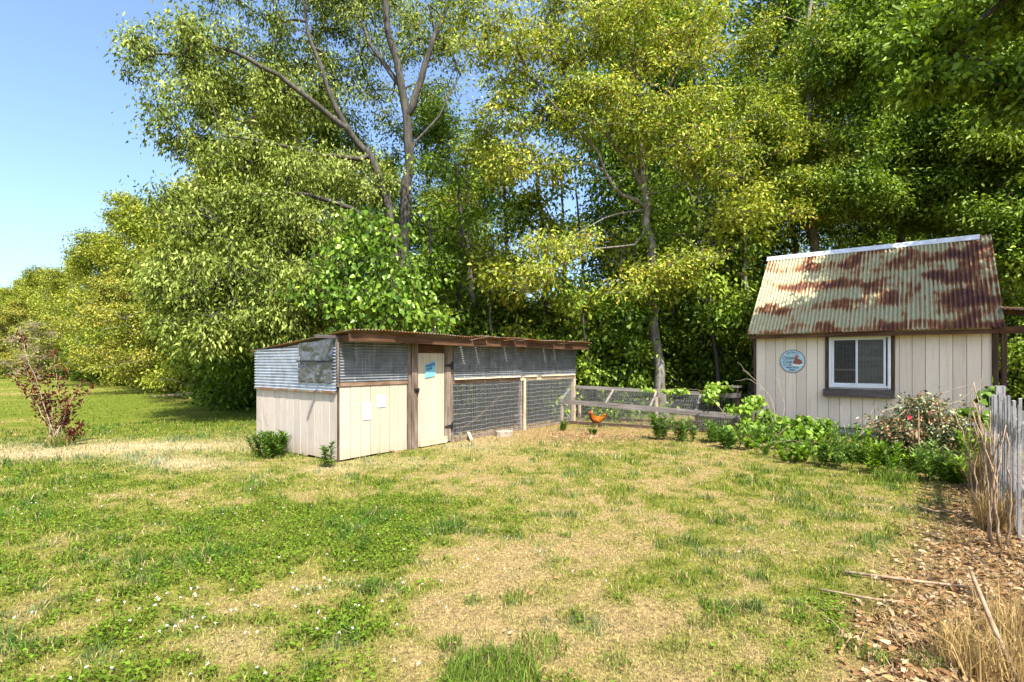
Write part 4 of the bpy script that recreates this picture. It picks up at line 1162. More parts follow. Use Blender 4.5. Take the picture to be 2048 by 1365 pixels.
# E: trunk and yellowish crown behind the shed ridge
def column_tree(seed, px, d, top_py, r, lobes, leaf_n, leaf_l, leaf_w, rc, lean=0, **kw):
    g = W(px, 723, d); g[2] = 0
    top = W(px + lean, top_py, d)
    mid1 = g + (top - g) * .35 + np.array([.12, 0, 0]); mid2 = g + (top - g) * .7 - np.array([.1, 0, 0])
    limbs, lb = shift([([g, mid1, mid2, top], r, r * .25)], lobes, g)
    return build_tree(seed, limbs, lb, leaf_n, leaf_l, leaf_w, rc, **kw), g
mE, gE = column_tree(41, 1622, 17.6, -60, .21, [LB(1560, 330, 16.2, 130, 80, 1.2, 46), LB(1520, 430, 16, 90, 60, 1.0, 28), LB(1640, 400, 16.4, 120, 50, 1.0, 30), LB(1500, 240, 16.6, 90, 80, 1.2, 26),
                                               LB(1700, 300, 17, 120, 70, 1.2, 28), LB(1600, 120, 17.5, 160, 120, 1.8, 44), LB(1480, 520, 16.2, 60, 40, .8, 12)], 46000, .118, .052, .42, tone=(.38, .25), tip_r=.010, twigs=6, cf=.8)
put_tree('oak_tree', mE, tuple(gE), 'thick straight trunk with amber-green leaves rising directly behind the shed ridge', None, (M['bark_grey'], M['leaf_oak']))
mF1, gF1 = column_tree(43, 1800, 17.0, -120, .19, [LB(1750, 130, 16, 120, 110, 1.5, 50), LB(1850, 60, 16.5, 130, 110, 1.5, 50), LB(1830, 260, 15.6, 140, 80, 1.3, 54), LB(1760, 370, 15.2, 110, 60, 1.2, 36), LB(1880, 410, 15.0, 110, 55, 1.2, 40), LB(1700, 30, 16.5, 100, 100, 1.4, 30)],
                       60000, .12, .06, .42, tone=(.52, .25), tip_r=.010, cf=.8)
put_tree('shade_tree', mF1, tuple(gF1), 'dense green tree crowding over the middle of the shed roof', None, (M['bark'], M['leaf_green']))
mF2, gF2 = column_tree(47, 2010, 15.4, -120, .17, [LB(1990, 120, 14.2, 130, 110, 1.3, 46), LB(2040, 280, 13.6, 110, 90, 1.2, 46), LB(1960, 300, 14.5, 100, 70, 1.2, 32), LB(2060, 420, 13.2, 90, 70, 1.0, 40), LB(2040, 520, 13.0, 50, 50, .7, 20), LB(2060, 640, 14, 60, 60, .7, 16)],
                       56000, .12, .058, .42, tone=(.6, .25), tip_r=.010, cf=.8)
put_tree('shade_tree', mF2, tuple(gF2), 'leafy green tree hanging over the far right end of the shed roof', None, (M['bark'], M['leaf_green']))
# K: the tree outside the picture on the right whose crown shades the shed
gK = np.array([12.2, 7.2, 0.0])
limbs = [([gK, gK + [-.2, .1, 3], gK + [-.6, .3, 6.5], gK + [-1.2, .3, 10], gK + [-1.4, .2, 12]], .24, .06),
         ([gK + [-.3, .1, 4.5], gK + [-1.6, .9, 5.9], gK + [-2.6, 1.5, 5.85], gK + [-3.4, 1.9, 6.3], gK + [-3.9, 2.3, 6.9], gK + [-4.7, 2.5, 7.3]], .075, .012),
         ([gK + [-3.4, 1.9, 6.3], gK + [-3.8, 1.8, 6.2], gK + [-4.3, 2.1, 6.5], gK + [-4.9, 2.2, 6.45]], .03, .008), ([gK + [-2.6, 1.5, 5.85], gK + [-3.0, 1.7, 5.6], gK + [-3.7, 2.0, 5.65]], .025, .008),
         ([gK + [-.6, .3, 6], gK + [-2.2, .3, 7.5], gK + [-3.5, .2, 9]], .08, .02)]
lobes = [((8.55, 8.15, 8.4), (.85, .6, .8), 20), ((9.35, 7.55, 8.4), (.85, .6, .8), 24), ((10.1, 6.95, 8.3), (.85, .6, .8), 22), ((10.8, 6.4, 8.3), (.8, .6, .8), 20), ((11.9, 5.6, 8.3), (.8, .7, .9), 18),
         ((8.8, 9.1, 8.4), (.5, .4, .4), 8), ((9.4, 9.5, 8.4), (.5, .4, .4), 9), ((10.5, 8.4, 8.6), (.7, .6, .4), 15), ((11.6, 7.6, 8.6), (.7, .6, .5), 14), ((9.5, 10.6, 8.3), (.6, .5, .35), 10), ((11.2, 9.2, 8.6), (.8, .6, .4), 14), ((10.3, 9.7, 8.2), (.6, .5, .3), 10),
         ((10.9, 6.4, 10.4), (1.4, .9, .8), 14), ((7.5, 9.7, 7.5), (.7, .5, .45), 9), ((7.6, 9.4, 6.6), (.5, .4, .35), 5), ((8.7, 9.1, 6.3), (.5, .4, .35), 5)]
limbs, lobes = shift(limbs, lobes, gK)
mK = build_tree(53, limbs, lobes, 34000, .15, .08, .36, tone=(.5, .2), tip_r=.011)
put_tree('shade_tree', mK, tuple(gK), 'tall tree beyond the fence whose crown shades the shed wall', None, (M['bark'], M['leaf_green']))

# archetypes for the woods
def archetype(seed, h, z0, rad, ncl, leaf_n, leaf_l, leaf_w, rc, r=.16, **kw):
    rg = np.random.RandomState(seed)
    trunk = [np.array([0, 0, 0]), np.array([rg.normal(0, .15), rg.normal(0, .15), h * .3]), np.array([rg.normal(0, .3), rg.normal(0, .3), h * .65]), np.array([rg.normal(0, .4), rg.normal(0, .4), h * .97])]
    lobes = []
    n = 9
    for k in range(n):
        f = (k + .5) / n
        z = z0 + (h - z0) * f
        rr = rad * (math.sin(math.pi * min(1, .25 + .75 * f)) ** .6 + .12)
        a = k * 2.4 + rg.rand()
        lobes.append(((math.cos(a) * rr * .45, math.sin(a) * rr * .45, z), (rr * .75, rr * .75, (h - z0) / n * 1.15), ncl // n))
    return build_tree(seed, [(trunk, r, r * .2)], lobes, leaf_n, leaf_l, leaf_w, rc, **kw)

bg = [archetype(61, 18, 2.6, 3.6, 300, 36000, .2, .09, .8, tone=(.5, .22), tip_r=.014, twigs=4),
      archetype(62, 19, 4.5, 3.2, 260, 30000, .2, .09, .8, tone=(.45, .22), tip_r=.014, twigs=4),
      archetype(63, 17, 2.0, 3.8, 300, 36000, .2, .09, .8, tone=(.55, .22), tip_r=.014, twigs=4)]
lab = ['tall woodland tree leafy to its foot', 'tall bare-stemmed woodland tree', 'broad woodland tree with low branches']
rg = random.Random(77)
spots = []
for x, y in ((-7.5, 22), (-3.6, 22.8), (-1.6, 24.5), (5.6, 22.5), (7.6, 24), (11, 22), (14.6, 21), (18, 19.5), (21, 16.5), (22.5, 22)): spots.append((x, y))
for x, y in ((-13, 32), (-8, 31), (-3, 33), (9, 31), (15, 31), (21, 29), (27, 26), (33, 31)): spots.append((x, y))
for k, (x, y) in enumerate(spots):
    a = k % 3
    put_tree('woodland_tree', bg[a], (x + rg.uniform(-.4, .4), y, -.05), lab[a] + (', second row ' if y > 26 else ', first row ') + zone(x, y), 'trees deep in the woods',
             (M['bark'] if k % 2 else M['bark_grey'], M['leaf_green']), rg.uniform(0, 6.28), rg.uniform(.9, 1.08) * (.7 if x < -1 else 1.0))

# wood edge receding to the left
ed = [archetype(71, 14, .8, 4.0, 230, 46000, .2, .095, .64, tone=(.48, .24), tip_r=.016, twigs=5, r=.2),
      archetype(72, 14, 1.0, 3.6, 210, 42000, .2, .095, .62, tone=(.6, .24), tip_r=.016, twigs=5, r=.2),
      archetype(73, 9, .4, 3.4, 180, 26000, .19, .09, .6, tone=(.5, .22), tip_r=.014, twigs=6, r=.12, flat=.4)]
lab = ['yellow-green tree in the wood line', 'pale yellow-green tree in the wood line', 'low spreading amber tree']
far_ = lambda d: ' just left of the coop' if d < 31 else ' beyond the brush pile on the far lawn' if d < 43 else ' behind the twiggy bush on the far lawn' if d < 58 else ' at the farthest end of the lawn'
for px, d, h, a in ((470, 24, 10.8, 0), (400, 29, 11.0, 1), (335, 34, 12.0, 0), (270, 40, 13.6, 1), (200, 46, 12.2, 0), (140, 52, 11.4, 1), (85, 60, 11.6, 0), (35, 68, 11.8, 1), (-15, 74, 12.5, 0), (-75, 76, 13, 1),
                    (330, 27.5, 7.2, 2), (235, 36, 7.6, 2), (395, 42, 12.5, 0), (560, 27, 14.5, 1), (20, 50, 7.0, 2)):
    g = W(px, 723, d)
    hh = {0: 14, 1: 14, 2: 9}[a]
    put_tree('edge_tree', ed[a], (g[0], d, -.05), lab[a] + far_(d), 'trees in the line of woods beside the far lawn' if a < 2 else 'low amber trees by the far lawn',
             (M['bark_grey'], M['leaf_edge'] if a < 2 else M['leaf_amber']), rg.uniform(0, 6.28), h / hh)

# slender trunks in the woods behind the run
SL = [(1098, 18.6, 300, .16, 1, 18), (1376, 17.2, 250, .1, 0, 12), (905, 19, 330, .12, 0, 14), (960, 20.5, 300, .11, 0, 12), (1018, 21, 280, .1, 0, 12), (1165, 19.5, 380, .07, 0, 10), (1235, 18, 470, .06, 0, 9),
      (1405, 18.6, 300, .09, 0, 10), (1440, 17, 420, .06, 0, 9), (1495, 16.4, 380, .08, 0, 12), (1350, 20, 400, .07, 0, 8), (1190, 17, 560, .045, 0, 8), (1455, 19.5, 330, .08, 0, 8), (870, 17.5, 420, .08, 0, 10), (1132, 21.5, 300, .08, 0, 8), (990, 18, 480, .06, 0, 9)]
lbs = ['thick dark trunk in the woods, rising above the far end of the coop roof', 'slender trunk in the woods ']
for k, (px, d, tpy, r, a, ncl) in enumerate(SL):
    if k > 1: d = max(15.2, d - 2.0); r *= 1.2
    g = W(px, 723, d); g[2] = 0
    rr = np.random.RandomState(100 + k)
    top = W(px - (10 if k != 1 else 0) + rr.normal(0, 12), tpy, d)
    z = top[2]
    if k == 1:   # the grey leaning one
        g = W(1500, 723, d); g[2] = 0
        P = [g] + PL(d, (1488, 735), (1450, 660), (1425, 600), (1408, 530), (1392, 450), (1385, 400), (1350, 330))
        r = .10
    else: P = [g, g + (top - g) * .3 + rr.normal(0, .1, 3) * [1, 1, 0], g + (top - g) * .65 + rr.normal(0, .15, 3) * [1, 1, 0], top]
    lobes = [(np.array(P[-1]) + [rr.normal(0, .6), rr.normal(0, .5), -.5 - 1.2 * q], (1.1, 1.0, .8), max(2, ncl // 3)) for q in range(3)]
    lobes.append((np.array([g[0] + rr.normal(0, .5), g[1], 2.2 + rr.rand() * 2]), (.9, .8, 1.0), max(3, ncl // 2)))
    li, lb = shift([(P, r, r * .35)], lobes, g)
    ms = build_tree(200 + k, li, lb, 2600, .15, .08, .5, tone=(.5, .2), tip_r=.008, twigs=8)
    lbl = 'grey leaning trunk curving up through the woods left of the shed' if k == 1 else lbs[0] if k == 0 else ('pale ' if k in (3, 6, 9) else 'dark ') + lbs[1] + zone(g[0], g[1])
    put_tree('slender_tree', ms, tuple(g), lbl, 'slender trunks behind the run' if k > 1 else None, (M['bark_grey'] if k in (1, 3, 6, 9) else M['bark'], M['leaf_green'] if k % 3 else M['leaf_edge']))

# understorey
us = [archetype(81, 3.4, .15, 1.7, 90, 11000, .15, .09, .5, r=.04, tone=(.5, .22), tip_r=.008, twigs=5, up=.3),
      archetype(82, 2.6, .1, 1.5, 70, 9000, .13, .08, .45, r=.03, tone=(.5, .22), tip_r=.008, twigs=6, up=.3)]
US = [(-8.6, 18.6, 0), (-6.2, 17.6, 1), (-4.0, 18.4, 0), (-1.6, 17.6, 1), (-.3, 18.2, 0), (2.2, 17.0, 1), (3.4, 18.4, 0), (5.1, 17.1, 0), (6.6, 18.2, 1), (7.0, 16.6, 1), (-0.6, 20, 0), (9.5, 19, 0),
      (11.8, 16.2, 0), (12.6, 12.8, 1), (14.5, 12.5, 0), (2.9, 15.9, 1), (1.3, 20, 0), (4.2, 20.2, 0), (6, 20.6, 0), (-2.8, 20.4, 0), (-5.6, 20.8, 0), (8.3, 21, 0)]
for k, (x, y, a) in enumerate(US):
    put_tree('understorey_bush', us[a], (x, y, -.03), ('leafy green bush in the dim woods ' if a == 0 else 'low leafy bush in the dim woods ') + zone(x, y),
             'bushes at the foot of the woods', (M['bark'], M['leaf_green']), rg.uniform(0, 6.28), rg.uniform(.8, 1.25), 'bush')
for k, (px, d, s) in enumerate(((455, 23.5, .75), (510, 20.5, .7), (400, 30, .9), (350, 33.5, .9), (300, 36, 1.0), (250, 40, 1.0), (200, 44, 1.1), (150, 50, 1.1), (90, 56, 1.2), (30, 62, 1.3), (-30, 68, 1.3), (430, 25.5, .6), (560, 18.5, .7), (370, 29.5, .6), (280, 38, .8))):
    g = W(px, 723, d)
    put_tree('edge_bush', us[k % 2], (g[0], d, -.03), 'green bush along the foot of the far wood line', 'bushes along the far wood line', (M['bark'], M['leaf_edge'] if k % 3 else M['leaf_green']), rg.uniform(0, 6.28), s, 'bush')
# grey twiggy bush far left
tb = archetype(83, 4.6, .4, 1.7, 90, 3400, .15, .07, .55, r=.05, tone=(.6, .2), tip_r=.014, twigs=26, up=.3)
for px, d, s in ((75, 44, 1.05), (10, 52, 1.2)):
    g = W(px, 723, d)
    put_tree('twiggy_bush', tb, (g[0], d, -.03), 'grey half-bare twiggy bush at the far end of the lawn', 'twiggy grey bushes', (M['tick'], M['leaf_edge']), rg.uniform(0, 6), s, 'bush')

# ------------------------------------------------------------------ purple-leaved shrub on the left lawn
def plum():
    gx_, gy_ = GP(112, 892)
    e = empty('plum_shrub', (gx_, gy_, 0), 0, 'thin purple-leaved shrub standing alone on the lawn', 'shrub')
    rg = np.random.RandomState(6)
    s = gy_ / F_PX
    tips = [(-70, 165), (-60, 140), (-40, 150), (-10, 140), (-45, 215), (8, 150), (38, 130), (46, 118), (30, 90), (50, 45), (48, 25), (-20, 100), (15, 60), (-35, 120), (-5, 185)]
    TV, TF, off = [], [], 0
    C, D = [], []
    for tx, tz in tips:
        a = np.array([rg.normal(0, .05), rg.normal(0, .06), 0]); b = np.array([tx * s, rg.normal(0, .18), tz * s])
        tt = np.linspace(0, 1, 9)[:, None]
        P = a + (b - a) * tt; P[:, 2] += np.sin(tt[:, 0] * 3.14) * .05; P += rg.normal(0, .012, P.shape)
        V, F = tube_np(P, np.linspace(.011, .003, 9), 5)
        TV.append(V); TF.append(F + off); off += len(V)
        for q in range(58):
            u = rg.uniform(.35, 1.02) if tz < 190 else rg.choice([rg.uniform(.3, .7), rg.uniform(.93, 1.02)])
            p = a + (b - a) * u; p = p + rg.normal(0, .035, 3); p[2] += math.sin(min(u, 1) * 3.14) * .05
            C.append(p); D.append(rg.normal(0, .7, 3) + np.array([0, 0, .35]))
    link('stems', np_mesh('stems', np.concatenate(TV), quads=np.concatenate(TF), smooth=True), M['tick'], e)
    C, D = np.array(C), np.array(D)
    V, T, kk = leaf_np(C, D, rg.normal(0, 1, C.shape) + [0, -.5, .4], rg.uniform(.06, .105, len(C)), .04)
    link('leaves', np_mesh('leaves', V, tris=T, tone=np.repeat(np.clip(rg.normal(.45, .25, len(C)), 0, 1), kk)), M['leaf_plum'], e)
plum()

# ------------------------------------------------------------------ weeds, vines, bushes
def weed(name, x, y, h, n, spread, ll, lw, label, mat='leaf_weed', seed=0, group=None, per=46, cat='weed', lean=(0, 0), broad=False, tone=.5, droop=.35, z0=0.0):
    rg = np.random.RandomState(seed)
    e = empty(name, (x, y, z0), 0, label, cat, group)
    TV, TF, off = [], [], 0
    C, D, N_ = [], [], []
    for s in range(n):
        a = np.array([rg.normal(0, spread * .35), rg.normal(0, spread * .3), 0])
        hh = h * rg.uniform(.6, 1.05)
        b = a + np.array([rg.normal(0, spread * .5) + lean[0], rg.normal(0, spread * .4) + lean[1], hh])
        tt = np.linspace(0, 1, 6)[:, None]
        P = a + (b - a) * tt + rg.normal(0, .008, (6, 3))
        V, F = tube_np(P, np.linspace(.005, .002, 6), 4)
        TV.append(V); TF.append(F + off); off += len(V)
        u = np.linspace(.12, 1, per); th = np.arange(per) * 2.4 + rg.rand() * 6
        C.append(a + (b - a) * u[:, None]); D.append(np.stack([np.cos(th), np.sin(th), .9 - droop * 2 * rg.rand(per) + .5 * u], 1)); N_.append(np.stack([-np.cos(th) * .5, -np.sin(th) * .5, np.ones(per)], 1))
    link('stems', np_mesh('stems', np.concatenate(TV), quads=np.concatenate(TF)), M['leaf_weed'] if mat != 'leaf_rose' else M['stalk'], e)
    me_ = e.children[0].data if e.children else None
    C, D, N_ = np.concatenate(C), np.concatenate(D), np.concatenate(N_) + rg.normal(0, .3, (n * per, 3))
    V, T, kk = leaf_np(C, D, N_, ll * rg.uniform(.55, 1.15, len(C)), lw * rg.uniform(.8, 1.2, len(C)), .2, broad)
    link('leaves', np_mesh('leaves', V, tris=T, tone=np.repeat(np.clip(rg.normal(tone, .22, len(C)), 0, 1), kk)), M[mat], e)
    return e
def wpx(name, px, py, h, n, spread, ll, lw, label, **kw):
    x, y = GP(px, py)
    return weed(name, x, y, h, n, spread, ll, lw, label, **kw)
wpx('leafy_weed', 545, 915, .40, 40, .26, .10, .026, 'bushy green weed clump against the left end wall of the coop', seed=1)
wpx('leafy_weed', 657, 935, .37, 3, .06, .10, .026, 'single upright green weed at the front corner of the coop', seed=2, per=60, droop=.7)
GRW = 'weeds along the foot of the run'
for k, (px, py, h, n, sp) in enumerate(((1320, 880, .5, 12, .22), (1372, 884, .44, 10, .2), (1428, 886, .45, 10, .22), (1455, 898, .42, 12, .24))):
    wpx('tall_weed', px, py, h, n, sp, .12, .028, 'tall leafy weed clump growing against the wire of the run', seed=10 + k, group=GRW, droop=.55)
wpx('leafy_weed', 1125, 862, .2, 6, .09, .08, .02, 'small weed tuft in dead leaves by the coop end', seed=20)
wpx('leafy_weed', 1188, 870, .13, 6, .1, .06, .02, 'small weed tuft in dead leaves below the hen', seed=21)
GB = 'plants in the shed bed'
rgb = random.Random(31)
BED = [(1500, 900), (1540, 912), (1565, 900), (1590, 925), (1610, 908), (1640, 930), (1660, 915), (1690, 940), (1715, 925), (1745, 948), (1770, 930), (1800, 955), (1830, 945), (1865, 962), (1895, 950), (1920, 968), (1530, 890), (1580, 885), (1630, 890), (1700, 905), (1760, 912), (1940, 940), (1905, 925)]
for k, (px, py) in enumerate(BED):
    wpx('bed_plant', px, py, rgb.uniform(.18, .62), rgb.choice((4, 8, 12)), .28, rgb.uniform(.08, .13), .026 if k % 3 else .05, 'narrow-leaved green plant in the overgrown bed below the shed wall' if k % 3 else 'broad-leaved green plant in the overgrown bed below the shed wall',
        seed=40 + k, group=GB, mat='leaf_weed' if k % 3 else 'leaf_vine', broad=(k % 3 == 0), cat='plant')

def vine(name, label, lobes, stems, n, ll, lw, mat, seed, tone=.5, cat='vine'):
    rg = np.random.RandomState(seed)
    P0 = np.array(stems[0][0], float)
    o = np.array([P0[0], P0[1], 0.0])
    e = empty(name, tuple(o), 0, label, cat)
    TV, TF, off = [], [], 0
    for pts in stems:
        P, _ = resample(np.array(pts, float) - o, .12)
        P[1:-1] += rg.normal(0, .015, P[1:-1].shape)
        V, F = tube_np(P, np.linspace(.008, .003, len(P)), 5)
        TV.append(V); TF.append(F + off); off += len(V)
    link('stems', np_mesh('stems', np.concatenate(TV), quads=np.concatenate(TF), smooth=True), M['stalk'], e)
    tot = sum(w for _, _, w in lobes)
    C = np.concatenate([np.array(c)[None] - o + unit(rg.normal(size=(int(n * w / tot), 3))) * (rg.rand(int(n * w / tot), 1) ** .5) * np.array(r)[None] for c, r, w in lobes])
    C[:, 2] = np.maximum(C[:, 2], .03)
    D = rg.normal(0, .7, C.shape) + [0, -.2, -.45]
    N_ = rg.normal(0, .45, C.shape) + [.2, -.7, .8]
    V, T, kk = leaf_np(C, D, N_, ll * rg.uniform(.55, 1.25, len(C)), lw * rg.uniform(.75, 1.2, len(C)), .15, True)
    link('leaves', np_mesh('leaves', V, tris=T, tone=np.repeat(np.clip(rg.normal(tone, .22, len(C)), 0, 1), kk)), M[mat], e)
    return e
def V3(px, py, d): return tuple(W(px, py, d))
def G3(px, d): return ((px - CX) / F_PX * d, d, 0.0)
vine('grape_vine', 'bright broad-leaved vine sprawling over the run beside the shed corner',
     [(V3(1510, 805, 11.6), (.22, .2, .16), 1.6), (V3(1480, 818, 11.3), (.3, .25, .12), 1.4), (V3(1420, 790, 12.2), (.2, .2, .22), 1.6), (V3(1440, 775, 12.4), (.35, .2, .14), 1.6), (V3(1350, 782, 12.8), (.4, .12, .05), .9),
      (V3(1500, 850, 11), (.25, .25, .2), 1.2), (V3(1460, 870, 10.6), (.2, .2, .2), 1.0), (V3(1290, 779, 13.1), (.25, .1, .04), .3)],
     [[G3(1490, 11.2), V3(1490, 840, 11.2), V3(1510, 800, 11.6)], [G3(1490, 11.2), V3(1450, 830, 11.6), V3(1410, 780, 12.3), V3(1300, 778, 13)], [G3(1490, 11.2), V3(1470, 860, 10.9), V3(1440, 875, 10.6)]], 560, .11, .105, 'leaf_vine', 3, .62)
vine('creeper', 'pale green creeper sprawling on the lawn edge below the shed window',
     [(V3(1640, 905, 9.2), (.3, .3, .13), 1.5), (V3(1680, 925, 8.8), (.25, .25, .1), 1.3), (V3(1640, 860, 10.2), (.2, .2, .16), .8), (V3(1600, 870, 10), (.35, .3, .14), 1.2)],
     [[G3(1620, 9.8), V3(1640, 890, 9.5), V3(1690, 920, 8.8)], [G3(1620, 9.8), V3(1640, 860, 10.2), V3(1645, 835, 10.3)]], 330, .11, .10, 'leaf_vine', 4, .65)
vine('bramble', 'dark broad-leaved bramble arching up the right end of the shed wall',
     [(V3(1975, 800, 9.3), (.16, .15, .16), 1.3), (V3(1960, 835, 9.0), (.22, .15, .08), 1), (V3(1930, 828, 9.0), (.2, .12, .05), .6), (V3(1985, 780, 9.4), (.12, .1, .12), .7), (V3(1900, 865, 8.9), (.15, .12, .1), .6), (V3(1985, 850, 9.2), (.1, .1, .14), .5)],
     [[G3(1925, 9.0), V3(1935, 860, 9.0), V3(1960, 825, 9.1), V3(1985, 770, 9.4)], [G3(1925, 9.0), V3(1910, 880, 8.9), V3(1895, 860, 8.9)], [G3(1925, 9.0), V3(1990, 870, 9.0), V3(1960, 835, 9.0), V3(1915, 825, 9.0)]], 150, .15, .14, 'leaf_vine', 5, .2)
vine('ivy', 'dark leafy ivy tangled round the left foot of the shed wall',
     [(V3(1535, 835, 11.2), (.25, .2, .2), 1.2), (V3(1570, 850, 10.8), (.3, .25, .16), 1.2), (V3(1525, 870, 10.6), (.25, .25, .2), 1.2), (V3(1600, 842, 10.9), (.25, .2, .14), .8)],
     [[G3(1540, 10.8), V3(1540, 860, 10.9), V3(1530, 820, 11.2)], [G3(1540, 10.8), V3(1570, 855, 10.8), V3(1605, 840, 10.9)]], 420, .1, .095, 'leaf_vine', 6, .35)

# rose bush with reddish leaves
rc_ = GP(1838, 945)
limbs = [([np.array([0, 0, 0]), np.array([0, 0, .5]), np.array([0, 0, .9])], .02, .008)]
D9 = rc_[1]
def rl(px, py, rx, ry, n): 
    p = W(px, py, D9 + .6); return ((p[0] - rc_[0], p[1] - rc_[1], p[2]), (rx * D9 / F_PX, .34, ry * D9 / F_PX), n)
lobes = [rl(1845, 825, 40, 28, 13), rl(1820, 860, 60, 35, 22), rl(1870, 865, 55, 40, 22), rl(1790, 865, 45, 30, 12), rl(1850, 905, 70, 30, 22), rl(1905, 880, 25, 28, 8), rl(1840, 890, 70, 50, 24)]
ms = build_tree(91, limbs, lobes, 8000, .06, .036, .19, tone=(.42, .27), tip_r=.004, twigs=5, up=.6)
e = put_tree('rose_bush', ms, (rc_[0], rc_[1], 0), 'rounded rose bush with bronze and cream leaves below the shed window', None, (M['stalk'], M['leaf_rose']), cat='bush')
e.children[0].name = 'stems'; e.children[1].name = 'leaves'
b = MB()
p = W(1818, 835, D9 + .35)
for q in range(7):
    a = q * .9
    b.poly([(0, 0, 0), (.03 * math.cos(a), -.02, .03 * math.sin(a)), (.034 * math.cos(a + .5), -.008, .034 * math.sin(a + .5)), (.03 * math.cos(a + 1), -.02, .03 * math.sin(a + 1))], [(0, 1, 2, 3)])
o = b.build('flower', M['petal'], e); o.location = (p[0] - rc_[0], p[1] - rc_[1], p[2])

# bare canes arching in front of the shed wall
def canes(name, label, lines, r, m, cat='canes'):
    o = np.array(lines[0][0], float); o[2] = 0
    e = empty(name, tuple(o), 0, label, cat)
    for ln in lines:
        P, _ = resample(np.array(ln, float) - o, .1)
        rr = np.random.RandomState(len(ln) + int(abs(ln[0][0]) * 100) % 97)
        P[1:-1] += rr.normal(0, .008, P[1:-1].shape)
        MB().tube(P, np.linspace(r, r * .35, len(P)), 5).build('cane', m, e, True)
    return e
canes('dead_canes', 'thin bare canes arching across the right half of the shed wall',
      [[G3(1700, 9.3), V3(1720, 870, 9.3), V3(1770, 820, 9.4), V3(1850, 795, 9.5), V3(1960, 765, 9.6)], [G3(1830, 9.2), V3(1850, 850, 9.2), V3(1890, 815, 9.3), V3(1975, 770, 9.5)],
       [G3(1700, 9.3), V3(1735, 840, 9.3), V3(1752, 808, 9.4)], [G3(1880, 9.1), V3(1920, 860, 9.1), V3(1960, 800, 9.2), V3(1965, 740, 9.4)], [G3(1700, 9.3), V3(1690, 860, 9.3), V3(1680, 812, 9.4)]], .006, M['tick'])
canes('dead_canes', 'pale forked dead canes standing at the left corner of the shed',
      [[G3(1560, 10.8), V3(1545, 800, 10.9), V3(1520, 770, 11), V3(1475, 725, 11.2)], [G3(1560, 10.8), V3(1540, 790, 10.9), V3(1500, 758, 11.0), V3(1470, 762, 11.1)], [G3(1560, 10.8), V3(1570, 810, 10.8), V3(1556, 760, 10.9), V3(1515, 730, 11)],
       [G3(1560, 10.8), V3(1520, 768, 11), V3(1485, 740, 11.1)]], .007, M['tick'])
canes('dead_canes', 'tangled low bare canes on the ground left of the shed bed',
      [[G3(1520, 10.0), V3(1500, 880, 9.7), V3(1480, 895, 9.5)], [G3(1520, 10.0), V3(1545, 885, 9.6), V3(1590, 880, 9.5), V3(1625, 895, 9.4)], [G3(1520, 10.0), V3(1555, 870, 9.8), V3(1580, 850, 9.8)], [G3(1520, 10.0), V3(1490, 870, 10), V3(1465, 880, 9.8)]], .006, M['tick'])
canes('dead_canes', 'thin bare stalks leaning on the left end wall of the coop',
      [[(*coop_pt(-.12, 1.9), ), coop_pt(-.1, 2.1, .5), coop_pt(-.08, 2.35, .95)], [coop_pt(-.12, 1.9), coop_pt(-.1, 2.0, .6), coop_pt(-.08, 2.15, 1.05)], [coop_pt(-.12, 1.9), coop_pt(-.12, 1.8, .4), coop_pt(-.09, 2.05, .85)]], .004, M['tick'])
# tall dry stalks at the fence
def fence_pt(s, off, z=0.0): return (FE[0] + FD[0] * s - .8 * off, FE[1] + FD[1] * s + .6 * off, z)
rs = np.random.RandomState(14)
for s_, hh, n, lb in ((-.1, 1.5, 3, 'tall dry forked stalks at the far end of the picket fence'), (.9, 1.25, 5, 'cluster of dead brown stalks along the middle of the fence'), (1.7, 1.2, 7, 'thick bundle of dead brown stalks nearest the lawn corner of the fence'), (2.5, 1.1, 6, 'dead stalks leaning where the fence nears the sticks')):
    lines = []
    for q in range(n):
        a = fence_pt(s_ + rs.normal(0, .12), .14 + rs.uniform(-.04, .1)); h_ = hh * rs.uniform(.7, 1.1)
        lines.append([a, (a[0] + rs.normal(0, .03), a[1] + rs.normal(0, .03), h_ * .5), (a[0] + rs.normal(0, .08), a[1] + rs.normal(0, .08), h_)])
    canes('dry_stalks', lb, lines, .011 if n > 3 else .007, M['stalk'], 'stalks')
# sticks on the ground
for pts, r, lb in (([(1690, 1152), (1840, 1172), (1945, 1183)], .012, 'long straight brown stick lying across the dead leaves'),
                   ([(1640, 1188), (1750, 1208), (1810, 1213)], .009, 'shorter brown stick on the grass edge of the dead leaves'),
                   ([(1835, 1018), (1870, 1029), (1930, 1030)], .012, 'curved dark stick on the dead leaves near the shed bed')):
    P = [(*GP(*q), .03) for q in pts]
    o0 = np.array([P[0][0], P[0][1], 0])
    o = MB().tube([np.array(q) - o0 for q in P], [r, r * .9, r * .5], 6).build('stick', M['stalk'], None, True, tuple(o0))
    tag(o, lb, 'stick')
a = np.array([*GP(2040, 1375), .0]); 
o = MB().tube([np.zeros(3), np.array(W(1985, 1250, 2.75)) - a, np.array(W(1942, 1143, 2.9)) - a], [.012, .012, .009], 6).build('stick', M['stalk'], None, True, tuple(a))
tag(o, 'thick bare stick slanting up out of the dry grass by the fence', 'stick')
# brush pile on the far lawn
bp = empty('brush_pile', (*GP(378, 795), 0), 0, 'low pile of grey sticks on the far lawn', 'pile')
rs = np.random.RandomState(9)
for q in range(26):
    a_ = rs.uniform(-.5, .5); x0, y0 = rs.normal(0, .45), rs.normal(0, .25); l_ = rs.uniform(.4, .9); z_ = rs.uniform(.03, .32) * math.exp(-abs(x0))
    MB().tube([(x0 - l_ * math.cos(a_), y0 - l_ * math.sin(a_) * .5, z_ * .4 + .02), (x0 + l_ * math.cos(a_) * .6, y0 + l_ * math.sin(a_) * .5, z_ + .03)], [.022, .012], 5).build('stick', M['tick'], bp)

